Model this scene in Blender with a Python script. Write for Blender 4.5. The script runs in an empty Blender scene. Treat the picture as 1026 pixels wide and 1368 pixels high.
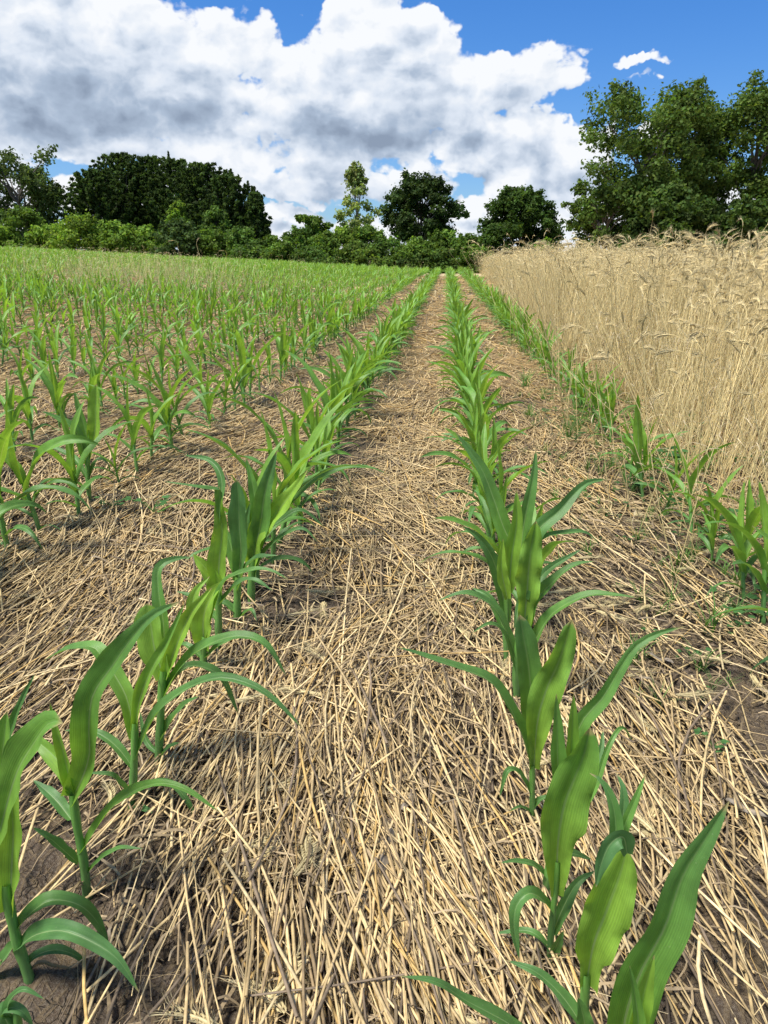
import bpy, math, random
import numpy as np
PI = math.pi
R = math.radians
random.seed(11)
rng = np.random.default_rng(11)
sc = bpy.context.scene
COL = sc.collection

# ------------------------------------------------------------------ camera
CAM_H = 0.95
PITCH = 18.0
YAW = 4.444
cam_d = bpy.data.cameras.new('camera')
cam = bpy.data.objects.new('camera', cam_d)
COL.objects.link(cam)
cam.location = (0, 0, CAM_H)
cam.rotation_euler = (R(90 - PITCH), 0, R(YAW))
cam_d.sensor_fit = 'VERTICAL'
cam_d.sensor_height = 36.0
cam_d.lens = 36.0 * 1028.0 / 1368.0
cam_d.clip_start = 0.02
cam_d.clip_end = 5000
sc.camera = cam

# ------------------------------------------------------------------ light
SUN_EL = 65.0
SUN_AZ = -118.0          # from +Y, clockwise positive (sun high on the left)
SKY_STRENGTH = 0.055
EXPOSURE = 1.03
sun_d = bpy.data.lights.new('sun', 'SUN')
sun_d.energy = 3.6
sun_d.angle = R(16)
sun_d.color = (1.0, 0.95, 0.87)
sun = bpy.data.objects.new('sun', sun_d)
COL.objects.link(sun)
_sd = np.array([math.sin(R(SUN_AZ)) * math.cos(R(SUN_EL)), math.cos(R(SUN_AZ)) * math.cos(R(SUN_EL)), math.sin(R(SUN_EL))])
import mathutils
sun.rotation_euler = mathutils.Vector(_sd).to_track_quat('Z', 'Y').to_euler()
sc.view_settings.view_transform = 'Standard'
sc.view_settings.look = 'None'
sc.view_settings.gamma = 1.0
sc.view_settings.exposure = EXPOSURE
sc.cycles.max_bounces = 8
sc.cycles.transparent_max_bounces = 8
sc.cycles.use_denoising = True


class NT:
    """small helper round a node tree"""
    def __init__(s, t):
        s.t = t; s.n = t.nodes; s.l = t.links
    def new(s, ty, **kw):
        n = s.n.new(ty)
        for k, v in kw.items():
            setattr(n, k, v)
        return n
    def put(s, sock, v):
        if isinstance(v, bpy.types.NodeSocket):
            s.l.new(v, sock)
        else:
            sock.default_value = v
    def math(s, op, a, b=0.0, c=0.0, clamp=False):
        n = s.new('ShaderNodeMath', operation=op, use_clamp=clamp)
        s.put(n.inputs[0], a); s.put(n.inputs[1], b)
        s.put(n.inputs[2], c)
        return n.outputs[0]
    def vm(s, op, a, b=(0, 0, 0)):
        n = s.new('ShaderNodeVectorMath', operation=op)
        s.put(n.inputs[0], a); s.put(n.inputs[1], b)
        return n.outputs['Value'] if op in ('LENGTH', 'DOT_PRODUCT', 'DISTANCE') else n.outputs[0]
    def comb(s, x, y, z):
        n = s.new('ShaderNodeCombineXYZ')
        for i, v in enumerate((x, y, z)):
            s.put(n.inputs[i], v)
        return n.outputs[0]
    def sep(s, v):
        n = s.new('ShaderNodeSeparateXYZ'); s.put(n.inputs[0], v)
        return n.outputs
    def noise(s, v, scale, detail=4, rough=0.55, dist=0.0, dim='3D', out='Fac'):
        n = s.new('ShaderNodeTexNoise', noise_dimensions=dim)
        s.put(n.inputs['Vector'], v)
        n.inputs['Scale'].default_value = scale
        n.inputs['Detail'].default_value = detail
        n.inputs['Roughness'].default_value = rough
        n.inputs['Distortion'].default_value = dist
        return n.outputs[0] if out == 'Fac' else n.outputs[1]
    def voro(s, v, scale, feature='F1', detail=0, smooth=1.0, dim='3D'):
        n = s.new('ShaderNodeTexVoronoi', voronoi_dimensions=dim, feature=feature)
        s.put(n.inputs['Vector'], v)
        n.inputs['Scale'].default_value = scale
        n.inputs['Detail'].default_value = detail
        if feature == 'SMOOTH_F1':
            n.inputs['Smoothness'].default_value = smooth
        return n.outputs['Distance']
    def ramp(s, f, a, b, c=0.0, d=1.0, smooth=True):
        n = s.new('ShaderNodeMapRange', interpolation_type='SMOOTHSTEP' if smooth else 'LINEAR')
        s.put(n.inputs[0], f)
        for i, v in zip((1, 2, 3, 4), (a, b, c, d)):
            n.inputs[i].default_value = v
        return n.outputs[0]
    def mix(s, f, a, b, mode='MIX'):
        n = s.new('ShaderNodeMix', data_type='RGBA', blend_type=mode)
        s.put(n.inputs[0], f)
        s.put(n.inputs[6], a if not isinstance(a, tuple) else (*a[:3], 1))
        s.put(n.inputs[7], b if not isinstance(b, tuple) else (*b[:3], 1))
        return n.outputs[2]


# ------------------------------------------------------------------ sky
w = bpy.data.worlds.new('World'); sc.world = w; w.use_nodes = True
W = NT(w.node_tree); W.n.clear()


def pix_azel(px, py):
    f = 1028.0
    th, ps = R(PITCH), R(YAW)
    fw = np.array([-math.sin(ps) * math.cos(th), math.cos(ps) * math.cos(th), -math.sin(th)])
    rt = np.array([math.cos(ps), math.sin(ps), 0.0])
    up = np.cross(rt, fw)
    d = fw + rt * (px - 513) / f - up * (py - 684) / f
    d /= np.linalg.norm(d)
    return math.atan2(d[0], d[1]), math.asin(d[2])


# cloud masses of this sky: direction (given as the photo's pixel), radii in px, height
CLOUDS = [
    (50, 70, 150, 100, 1.0), (170, 60, 120, 80, 1.0), (120, 140, 180, 70, 1.0), (265, 70, 80, 60, .8), (330, 75, 48, 48, .75),
    (20, 10, 140, 50, .9), (-160, 80, 160, 150, 1.0), (240, 135, 110, 45, .8), (-60, 180, 130, 60, .9), (230, 5, 110, 22, .55),
    (480, 72, 72, 60, 1.0), (545, 70, 85, 50, .9), (430, 125, 110, 52, .9), (560, 110, 130, 60, 1.0), (650, 105, 110, 48, .9),
    (735, 98, 70, 36, .75), (480, 160, 140, 48, .95), (600, 160, 90, 38, .8), (380, 165, 90, 40, .8), (770, 60, 40, 14, .3),
    (330, 210, 110, 32, .75), (300, 185, 90, 34, .8), (365, 182, 45, 26, .95), (240, 190, 60, 30, .8), (250, 215, 120, 22, .7), (660, 165, 60, 24, .6), (440, 200, 110, 45, .9), (560, 205, 80, 28, .6), (250, 200, 60, 26, .6), (50, 195, 75, 26, .7),
    (140, 185, 110, 40, .8), (740, 170, 48, 38, .9), (700, 205, 90, 42, .9), (770, 215, 62, 50, .9), (640, 215, 80, 32, .7),
    (720, 255, 110, 36, .8), (540, 250, 110, 26, .6), (400, 250, 120, 28, .6), (300, 240, 90, 30, .65), (610, 275, 130, 22, .6),
    (380, 288, 110, 18, .5), (480, 300, 140, 16, .5), (780, 285, 120, 26, .6), (200, 260, 160, 30, .6), (40, 250, 100, 30, .6),
    (860, 185, 60, 22, .35), (900, 250, 120, 40, .6), (1080, 240, 120, 50, .7), (640, 322, 260, 26, .8), (640, 295, 300, 20, .8), (150, 310, 300, 30, .8), (400, 330, 300, 20, .7), (900, 325, 240, 22, .8), (850, 310, 120, 16, .7), (560, 305, 90, 10, .6), (820, 262, 60, 18, .6), (850, 100, 40, 10, .22),
    (300, 322, 160, 12, .5), (862, 74, 60, 10, .42), (835, 80, 40, 8, .35), (862, 96, 30, 8, .3), (420, 8, 22, 8, .3), (1250, 150, 120, 90, .9),
]
GREY = [(120, 145, 200, 62, 1.0), (30, 175, 160, 40, .8), (-120, 150, 170, 80, .9), (500, 178, 170, 40, .95), (400, 190, 110, 30, .7),
        (250, 165, 70, 30, .6), (60, 95, 60, 30, .35), (470, 110, 70, 22, .35), (730, 215, 36, 50, .7), (600, 188, 110, 26, .8),
        (560, 255, 120, 22, .6), (370, 255, 110, 24, .6), (700, 270, 90, 20, .55), (170, 215, 120, 30, .7), (560, 128, 100, 16, .35),
        (420, 222, 80, 22, .7), (690, 120, 60, 14, .35), (215, 92, 70, 18, .35), (480, 285, 160, 12, .6), (600, 300, 160, 8, .6), (350, 305, 160, 10, .6), (800, 250, 60, 20, .5), (640, 240, 60, 16, .6)]

tc = W.new('ShaderNodeTexCoord')
dirv = W.vm('NORMALIZE', tc.outputs['Generated'])
dx, dy, dz = W.sep(dirv)
az = W.math('ARCTAN2', dx, dy)
el = W.math('ARCSINE', dz)
P0 = W.comb(az, el, 0.0)
# the domain is warped so that the masses break up into billows
n1 = W.vm('SUBTRACT', W.noise(dirv, 9.0, 5, 0.6, out='Color'), (0.5, 0.5, 0.5))
n2 = W.vm('SUBTRACT', W.noise(dirv, 34.0, 3, 0.6, out='Color'), (0.5, 0.5, 0.5))
warp = W.vm('ADD', W.vm('MULTIPLY', n1, (0.11, 0.075, 0)), W.vm('MULTIPLY', n2, (0.035, 0.03, 0)))


def group_blobs(lst, name):
    g = bpy.data.node_groups.new(name, 'ShaderNodeTree')
    g.interface.new_socket('P', in_out='INPUT', socket_type='NodeSocketVector')
    g.interface.new_socket('D', in_out='OUTPUT', socket_type='NodeSocketFloat')
    G = NT(g)
    gi = G.new('NodeGroupInput'); go = G.new('NodeGroupOutput')
    acc = None
    for (px, py, rx, ry, s) in lst:
        a, e = pix_azel(px, py)
        q = G.vm('MULTIPLY', G.vm('SUBTRACT', gi.outputs[0], (a, e, 0)), (1028 / rx, 1028 / ry, 0))
        d = G.math('SUBTRACT', s, G.vm('DOT_PRODUCT', q, q))
        acc = d if acc is None else G.math('SMOOTH_MAX', acc, d, 0.25)
    G.l.new(acc, go.inputs[0])
    return g


gb = group_blobs(CLOUDS, 'cloud_masses')
gg = group_blobs(GREY, 'cloud_undersides')


def use(g, p):
    n = W.new('ShaderNodeGroup'); n.node_tree = g
    W.put(n.inputs[0], p)
    return n.outputs[0]


def puffs(off):
    v = W.vm('ADD', W.vm('MULTIPLY', dirv, (1, 1, 1.45)), off)
    v = W.vm('ADD', v, W.vm('MULTIPLY', n1, (0.05, 0.05, 0.05)))
    a = W.voro(v, 15.0, 'SMOOTH_F1', 3, 0.35)
    b = W.noise(v, 26.0, 5, 0.62)
    return W.math('ADD', W.math('MULTIPLY', W.math('SUBTRACT', 0.42, a), 1.5), W.math('MULTIPLY', W.math('SUBTRACT', b, 0.5), 1.1))


toward = (-0.008, 0.018, 0)
Pw = W.vm('ADD', P0, warp)
D0 = use(gb, Pw)
D1 = use(gb, W.vm('ADD', Pw, toward))
pf0 = puffs((0, 0, 0))
pf1 = puffs((-0.010, 0.0, 0.020))
clip0 = W.math('ADD', W.math('MAXIMUM', D0, -1.5), 0.30)
dens = W.math('ADD', clip0, W.math('MULTIPLY', pf0, 0.55))
alpha = W.ramp(dens, 0.0, 0.20)
# clouds well outside the photo's view
outer = W.ramp(W.noise(W.vm('MULTIPLY', dirv, (1, 1, 2)), 3.0, 7, 0.6), 0.47, 0.6)
wide = W.math('MULTIPLY', W.ramp(W.math('ABSOLUTE', W.math('ADD', az, 0.08)), 0.75, 1.0), W.ramp(el, 1.2, 0.9))
alpha = W.math('MAXIMUM', alpha, W.math('MULTIPLY', outer, wide))
alpha = W.math('MULTIPLY', alpha, W.ramp(el, -0.02, 0.02))
lit = W.math('ADD', W.math('MULTIPLY', W.math('MINIMUM', W.math('SUBTRACT', D0, D1), 0.6), 0.50), W.math('MULTIPLY', W.math('SUBTRACT', pf0, pf1), 0.55))
under = W.math('MULTIPLY', W.ramp(W.math('ADD', use(gg, W.vm('ADD', P0, W.vm('MULTIPLY', warp, (0.6, 0.6, 0)))), W.math('MULTIPLY', pf0, 0.25)), -0.35, 1.1), 0.60)
rim = W.ramp(dens, 0.25, 1.0, 0.22, 0.0)
shade = W.math('SUBTRACT', W.math('ADD', W.math('ADD', 0.70, rim), lit), under, clamp=True)
cr = W.new('ShaderNodeValToRGB')
W.put(cr.inputs[0], shade)
e = cr.color_ramp.elements
e[0].position = 0.0; e[0].color = (0.23, 0.29, 0.39, 1)
e[1].position = 1.0; e[1].color = (0.80, 0.82, 0.85, 1)
x_ = e.new(0.35); x_.color = (0.36, 0.44, 0.56, 1)
x_ = e.new(0.7); x_.color = (0.62, 0.68, 0.77, 1)

sky = W.new('ShaderNodeTexSky', sky_type='NISHITA')
sky.sun_disc = False
sky.sun_elevation = R(SUN_EL)
sky.sun_rotation = R(SUN_AZ)
sky.air_density = 1.0
sky.dust_density = 0.35
sky.ozone_density = 4.5
skyc = W.mix(1.0, sky.outputs[0], W.mix(W.ramp(el, 0.0, 0.30), (0.74, 0.95, 1.22), (0.44, 0.88, 1.38)), 'MULTIPLY')
bg1 = W.new('ShaderNodeBackground'); W.put(bg1.inputs[0], skyc); bg1.inputs[1].default_value = SKY_STRENGTH
bg2 = W.new('ShaderNodeBackground'); W.put(bg2.inputs[0], cr.outputs[0]); bg2.inputs[1].default_value = 0.58
ms = W.new('ShaderNodeMixShader')
W.put(ms.inputs[0], alpha); W.l.new(bg1.outputs[0], ms.inputs[1]); W.l.new(bg2.outputs[0], ms.inputs[2])
wo = W.new('ShaderNodeOutputWorld'); W.l.new(ms.outputs[0], wo.inputs[0])
w.cycles.sampling_method = 'MANUAL'
w.cycles.sample_map_resolution = 512


# ------------------------------------------------------------------ helpers: noise, terrain, meshes
def vnoise(x, y, freq, seed=0):
    x = np.asarray(x, float) * freq; y = np.asarray(y, float) * freq
    xi = np.floor(x).astype(np.int64); yi = np.floor(y).astype(np.int64)
    fx = x - xi; fy = y - yi
    fx = fx * fx * (3 - 2 * fx); fy = fy * fy * (3 - 2 * fy)

    def h(a, b):
        n = (a * 374761393 + b * 668265263 + seed * 1442695041) & 0x7fffffff
        n = ((n ^ (n >> 13)) * 1274126177) & 0x7fffffff
        return ((n ^ (n >> 16)) & 0xffff) / 65535.0
    return (h(xi, yi) * (1 - fx) + h(xi + 1, yi) * fx) * (1 - fy) + (h(xi, yi + 1) * (1 - fx) + h(xi + 1, yi + 1) * fx) * fy - 0.5


def sstep(a, b, v):
    t = np.clip((np.asarray(v, float) - a) / (b - a), 0, 1)
    return t * t * (3 - 2 * t)


def zt(x, y):
    """the lie of the land: the field climbs gently to the left, a little to the far right"""
    x = np.asarray(x, float); y = np.asarray(y, float)
    s = -x - 0.9
    up = 0.5 * (s + np.sqrt(s * s + 0.16)) - 0.5 * (-0.9 + math.sqrt(0.97))
    z = 0.046 * np.clip(up, 0, 45)
    z = z + 0.15 * sstep(6, 40, y)
    z = z + 0.06 * vnoise(x, y, 0.12, 3) * sstep(3, 12, y)
    return z


class Geo:
    """collects vertices, quads/tris, colours and uvs"""
    def __init__(s):
        s.v = []; s.q = []; s.c = []; s.u = []; s.n = 0
    def add(s, v, q, c, u=None):
        v = np.asarray(v, np.float32).reshape(-1, 3)
        q = np.asarray(q, np.int64).reshape(-1, 4)
        c = np.asarray(c, np.float32)
        if c.ndim == 1:
            c = np.tile(c[:3], (len(v), 1))
        if u is None:
            u = np.zeros((len(v), 2), np.float32)
        s.v.append(v); s.q.append(q + s.n); s.c.append(c.reshape(-1, 3)); s.u.append(np.asarray(u, np.float32).reshape(-1, 2)); s.n += len(v)
        return s
    def arr(s):
        return np.concatenate(s.v), np.concatenate(s.q), np.concatenate(s.c), np.concatenate(s.u)


def make_mesh(name, geo, mat, smooth=True):
    v, q, c, u = geo.arr() if isinstance(geo, Geo) else geo
    me = bpy.data.meshes.new(name)
    me.vertices.add(len(v)); me.vertices.foreach_set('co', v.astype(np.float32).ravel())
    me.loops.add(len(q) * 4); me.loops.foreach_set('vertex_index', q.astype(np.int32).ravel())
    me.polygons.add(len(q))
    me.polygons.foreach_set('loop_start', np.arange(0, len(q) * 4, 4, dtype=np.int32))
    me.polygons.foreach_set('use_smooth', np.full(len(q), smooth))
    at = me.color_attributes.new('col', 'FLOAT_COLOR', 'POINT')
    cc = np.ones((len(v), 4), np.float32); cc[:, :3] = c
    at.data.foreach_set('color', cc.ravel())
    ul = me.uv_layers.new(name='uv')
    ul.data.foreach_set('uv', u[q.ravel()].astype(np.float32).ravel())
    me.update(calc_edges=True)
    me.materials.append(mat)
    return me


def link(name, data, parent=None, loc=None, rz=None):
    o = bpy.data.objects.new(name, data)
    COL.objects.link(o)
    if parent is not None:
        o.parent = parent
    if loc is not None:
        o.location = loc
    if rz is not None:
        o.rotation_euler = (0, 0, rz)
    return o


def tag(o, label=None, cat=None, group=None, kind=None):
    for k, v in (('label', label), ('category', cat), ('group', group), ('kind', kind)):
        if v:
            o[k] = v
    return o


def copy_tree(o, parent=None):
    c = o.copy(); COL.objects.link(c)
    if parent is not None:
        c.parent = parent
    for ch in list(o.children):
        copy_tree(ch, c)
    return c


def nrm(a):
    return a / np.maximum(np.linalg.norm(a, axis=-1, keepdims=True), 1e-9)


def catmull(P, n):
    P = np.asarray(P, float)
    if len(P) == 2:
        t = np.linspace(0, 1, n)[:, None]
        return P[0] * (1 - t) + P[1] * t
    Q = np.vstack([2 * P[0] - P[1], P, 2 * P[-1] - P[-2]])
    seg = np.linalg.norm(np.diff(P, axis=0), axis=1)
    s = np.concatenate([[0], np.cumsum(seg)]); s /= s[-1]
    out = []
    for t in np.linspace(0, 1, n):
        i = min(max(np.searchsorted(s, t, 'right') - 1, 0), len(P) - 2)
        f = (t - s[i]) / max(s[i + 1] - s[i], 1e-9)
        p0, p1, p2, p3 = Q[i], Q[i + 1], Q[i + 2], Q[i + 3]
        out.append(0.5 * (2 * p1 + (p2 - p0) * f + (2 * p0 - 5 * p1 + 4 * p2 - p3) * f * f + (3 * p1 - p0 - 3 * p2 + p3) * f ** 3))
    return np.array(out)


def tubes(P, rad, K=4, color=None, flat=1.0):
    """P (N,R,3) centre lines, rad (N,R), colours (N,3) or (N,R,3) -> arrays"""
    P = np.asarray(P, float)
    N, Rr, _ = P.shape
    T = np.gradient(P, axis=1); T = nrm(T)
    ref = np.where(np.abs(T[..., 2:3]) > 0.9, np.array([1.0, 0, 0]), np.array([0, 0, 1.0]))
    S = nrm(np.cross(T, ref)); U = np.cross(S, T)
    a = np.arange(K) / K * 2 * PI + 0.3
    off = (np.cos(a)[None, None, :, None] * S[:, :, None, :] + flat * np.sin(a)[None, None, :, None] * U[:, :, None, :])
    V = P[:, :, None, :] + off * np.asarray(rad)[..., None, None]
    idx = np.arange(N * Rr * K).reshape(N, Rr, K)
    a0 = idx[:, :-1, :]; a1 = np.roll(idx, -1, axis=2)[:, :-1, :]; b0 = idx[:, 1:, :]; b1 = np.roll(idx, -1, axis=2)[:, 1:, :]
    q = np.stack([a0, a1, b1, b0], -1).reshape(-1, 4)
    if color is None:
        color = np.ones(3)
    color = np.asarray(color, float)
    if color.ndim == 1:
        color = np.broadcast_to(color, (N, Rr, 3))
    elif color.ndim == 2:
        color = np.broadcast_to(color[:, None, :], (N, Rr, 3))
    C = np.repeat(color[:, :, None, :], K, axis=2).reshape(-1, 3)
    t = np.broadcast_to(np.linspace(0, 1, Rr)[None, :, None], (N, Rr, K))
    kk = np.broadcast_to((np.arange(K) / K)[None, None, :], (N, Rr, K))
    return V.reshape(-1, 3), q, C, np.stack([kk, t], -1).reshape(-1, 2)


def ribbons(P, S, hw, color):
    """flat strips: P (N,R,3), side vectors S (N,R,3), half widths (N,R)"""
    P = np.asarray(P, float); N, Rr, _ = P.shape
    V = np.stack([P - S * hw[..., None], P + S * hw[..., None]], axis=2)
    idx = np.arange(N * Rr * 2).reshape(N, Rr, 2)
    q = np.stack([idx[:, :-1, 0], idx[:, :-1, 1], idx[:, 1:, 1], idx[:, 1:, 0]], -1).reshape(-1, 4)
    color = np.asarray(color, float)
    if color.ndim == 2:
        color = np.broadcast_to(color[:, None, :], (N, Rr, 3))
    C = np.repeat(color[:, :, None, :], 2, axis=2).reshape(-1, 3)
    t = np.broadcast_to(np.linspace(0, 1, Rr)[None, :, None], (N, Rr, 2))
    kk = np.broadcast_to(np.array([0., 1.])[None, None, :], (N, Rr, 2))
    return V.reshape(-1, 3), q, C, np.stack([kk, t], -1).reshape(-1, 2)


def instance_many(protos, which, loc, rz, scale, lean=None, cmul=None):
    """realise many placed copies of small prototypes into one Geo (for uncountable masses)"""
    g = Geo()
    for k, (v, q, c, u) in enumerate(protos):
        m = np.where(which == k)[0]
        if len(m) == 0:
            continue
        ca, sa = np.cos(rz[m])[:, None], np.sin(rz[m])[:, None]
        V = np.empty((len(m), len(v), 3))
        V[..., 0] = v[:, 0] * ca - v[:, 1] * sa
        V[..., 1] = v[:, 0] * sa + v[:, 1] * ca
        V[..., 2] = v[:, 2]
        V *= scale[m][:, None, None]
        if lean is not None:
            V[..., 0] += V[..., 2] * lean[m, 0][:, None]
            V[..., 1] += V[..., 2] * lean[m, 1][:, None]
        V += loc[m][:, None, :]
        Q = (q[None] + (np.arange(len(m)) * len(v))[:, None, None]).reshape(-1, 4)
        C = np.tile(c, (len(m), 1)).reshape(len(m), len(v), 3)
        if cmul is not None:
            C = C * cmul[m][:, None, :]
        g.add(V.reshape(-1, 3), Q, C.reshape(-1, 3), np.tile(u, (len(m), 1)))
    return g


# ------------------------------------------------------------------ materials
def base_mat(name):
    m = bpy.data.materials.new(name); m.use_nodes = True
    M = NT(m.node_tree); M.n.clear()
    out = M.new('ShaderNodeOutputMaterial')
    p = M.new('ShaderNodeBsdfPrincipled')
    a = M.new('ShaderNodeVertexColor', layer_name='col').outputs[0]
    return m, M, out, p, a


def mat_corn():
    m, M, out, p, a = base_mat('corn_leaf')
    uv = M.new('ShaderNodeUVMap', uv_map='uv').outputs[0]
    u, v, _ = M.sep(uv)
    du = M.math('ABSOLUTE', M.math('SUBTRACT', u, 0.5))
    rib = M.ramp(du, 0.012, 0.040, 1, 0)
    veins = M.math('SINE', M.math('MULTIPLY', u, 130.0))
    vv = M.ramp(veins, -1, 1, 0.93, 1.07, False)
    geo = M.new('ShaderNodeNewGeometry').outputs['Position']
    mot = M.ramp(M.noise(geo, 28.0, 4), 0.25, 0.75, 0.82, 1.18)
    st = M.ramp(M.noise(M.comb(M.math('MULTIPLY', u, 14.0), M.math('MULTIPLY', v, 2.0), 0.0), 2.0, 3), 0.3, 0.7, 0.92, 1.08)
    k = M.math('MULTIPLY', M.math('MULTIPLY', vv, mot), st)
    col = M.mix(1.0, a, M.comb(k, k, k), 'MULTIPLY')
    col = M.mix(M.math('MULTIPLY', rib, M.ramp(v, 0.1, 0.95, 0.75, 0.2)), col, (0.32, 0.45, 0.20))
    speck = M.ramp(M.noise(geo, 420.0, 2), 0.70, 0.76, 0, 0.35)
    col = M.mix(speck, col, (0.45, 0.50, 0.30))
    tipm = M.math('MULTIPLY', M.ramp(M.math('ADD', v, M.math('MULTIPLY', M.noise(geo, 60.0, 3), 0.06)), 0.985, 1.02), 0.8)
    col = M.mix(tipm, col, (0.42, 0.33, 0.16))
    M.put(p.inputs['Base Color'], col)
    p.inputs['Roughness'].default_value = 0.42
    p.inputs['Specular IOR Level'].default_value = 0.4
    bmp = M.new('ShaderNodeBump'); bmp.inputs['Strength'].default_value = 0.15; bmp.inputs['Distance'].default_value = 0.002
    M.put(bmp.inputs['Height'], M.math('ADD', veins, M.math('MULTIPLY', rib, -2.0)))
    M.l.new(bmp.outputs[0], p.inputs['Normal'])
    tr = M.new('ShaderNodeBsdfTranslucent')
    tcol = M.mix(1.0, col, (1.35, 1.15, 0.45), 'MULTIPLY')
    M.put(tr.inputs[0], tcol)
    mx = M.new('ShaderNodeMixShader'); mx.inputs[0].default_value = 0.42
    M.l.new(p.outputs[0], mx.inputs[1]); M.l.new(tr.outputs[0], mx.inputs[2])
    M.l.new(mx.outputs[0], out.inputs[0])
    return m


def mat_stalk():
    m, M, out, p, a = base_mat('corn_stalk')
    g = M.new('ShaderNodeNewGeometry').outputs['Position']
    k = M.ramp(M.noise(M.vm('MULTIPLY', g, (260, 260, 25)), 1.0, 3), 0.2, 0.8, 0.75, 1.25)
    M.put(p.inputs['Base Color'], M.mix(1.0, a, M.comb(k, k, k), 'MULTIPLY'))
    p.inputs['Roughness'].default_value = 0.45
    M.l.new(p.outputs[0], out.inputs[0])
    return m


def mat_straw(name='straw', trans=0.15, rough=0.5):
    m, M, out, p, a = base_mat(name)
    uv = M.new('ShaderNodeUVMap', uv_map='uv').outputs[0]
    g = M.new('ShaderNodeNewGeometry').outputs['Position']
    k = M.ramp(M.noise(g, 60.0, 4, 0.65), 0.25, 0.75, 0.68, 1.22)
    M.put(p.inputs['Base Color'], M.mix(1.0, a, M.comb(k, k, M.math('MULTIPLY', k, 0.97)), 'MULTIPLY'))
    p.inputs['Roughness'].default_value = rough
    p.inputs['Specular IOR Level'].default_value = 0.35
    tr = M.new('ShaderNodeBsdfTranslucent'); M.put(tr.inputs[0], a)
    mx = M.new('ShaderNodeMixShader'); mx.inputs[0].default_value = trans
    M.l.new(p.outputs[0], mx.inputs[1]); M.l.new(tr.outputs[0], mx.inputs[2])
    M.l.new(mx.outputs[0], out.inputs[0])
    return m


def mat_leaf(name='tree_leaf', trans=0.3):
    m, M, out, p, a = base_mat(name)
    g = M.new('ShaderNodeNewGeometry').outputs['Position']
    k = M.ramp(M.noise(g, 0.9, 3), 0.3, 0.7, 0.75, 1.25)
    col = M.mix(1.0, a, M.comb(k, k, k), 'MULTIPLY')
    M.put(p.inputs['Base Color'], col)
    p.inputs['Roughness'].default_value = 0.65
    p.inputs['Specular IOR Level'].default_value = 0.12
    tr = M.new('ShaderNodeBsdfTranslucent'); M.put(tr.inputs[0], M.mix(1.0, col, (1.3, 1.3, 0.6), 'MULTIPLY'))
    mx = M.new('ShaderNodeMixShader'); mx.inputs[0].default_value = trans
    M.l.new(p.outputs[0], mx.inputs[1]); M.l.new(tr.outputs[0], mx.inputs[2])
    M.l.new(mx.outputs[0], out.inputs[0])
    return m


def mat_bark():
    m, M, out, p, a = base_mat('bark')
    g = M.new('ShaderNodeNewGeometry').outputs['Position']
    k = M.ramp(M.noise(M.vm('MULTIPLY', g, (6, 6, 1.2)), 1.5, 5), 0.25, 0.75, 0.6, 1.4)
    M.put(p.inputs['Base Color'], M.mix(1.0, a, M.comb(k, k, k), 'MULTIPLY'))
    p.inputs['Roughness'].default_value = 0.9
    M.l.new(p.outputs[0], out.inputs[0])
    return m


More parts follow.
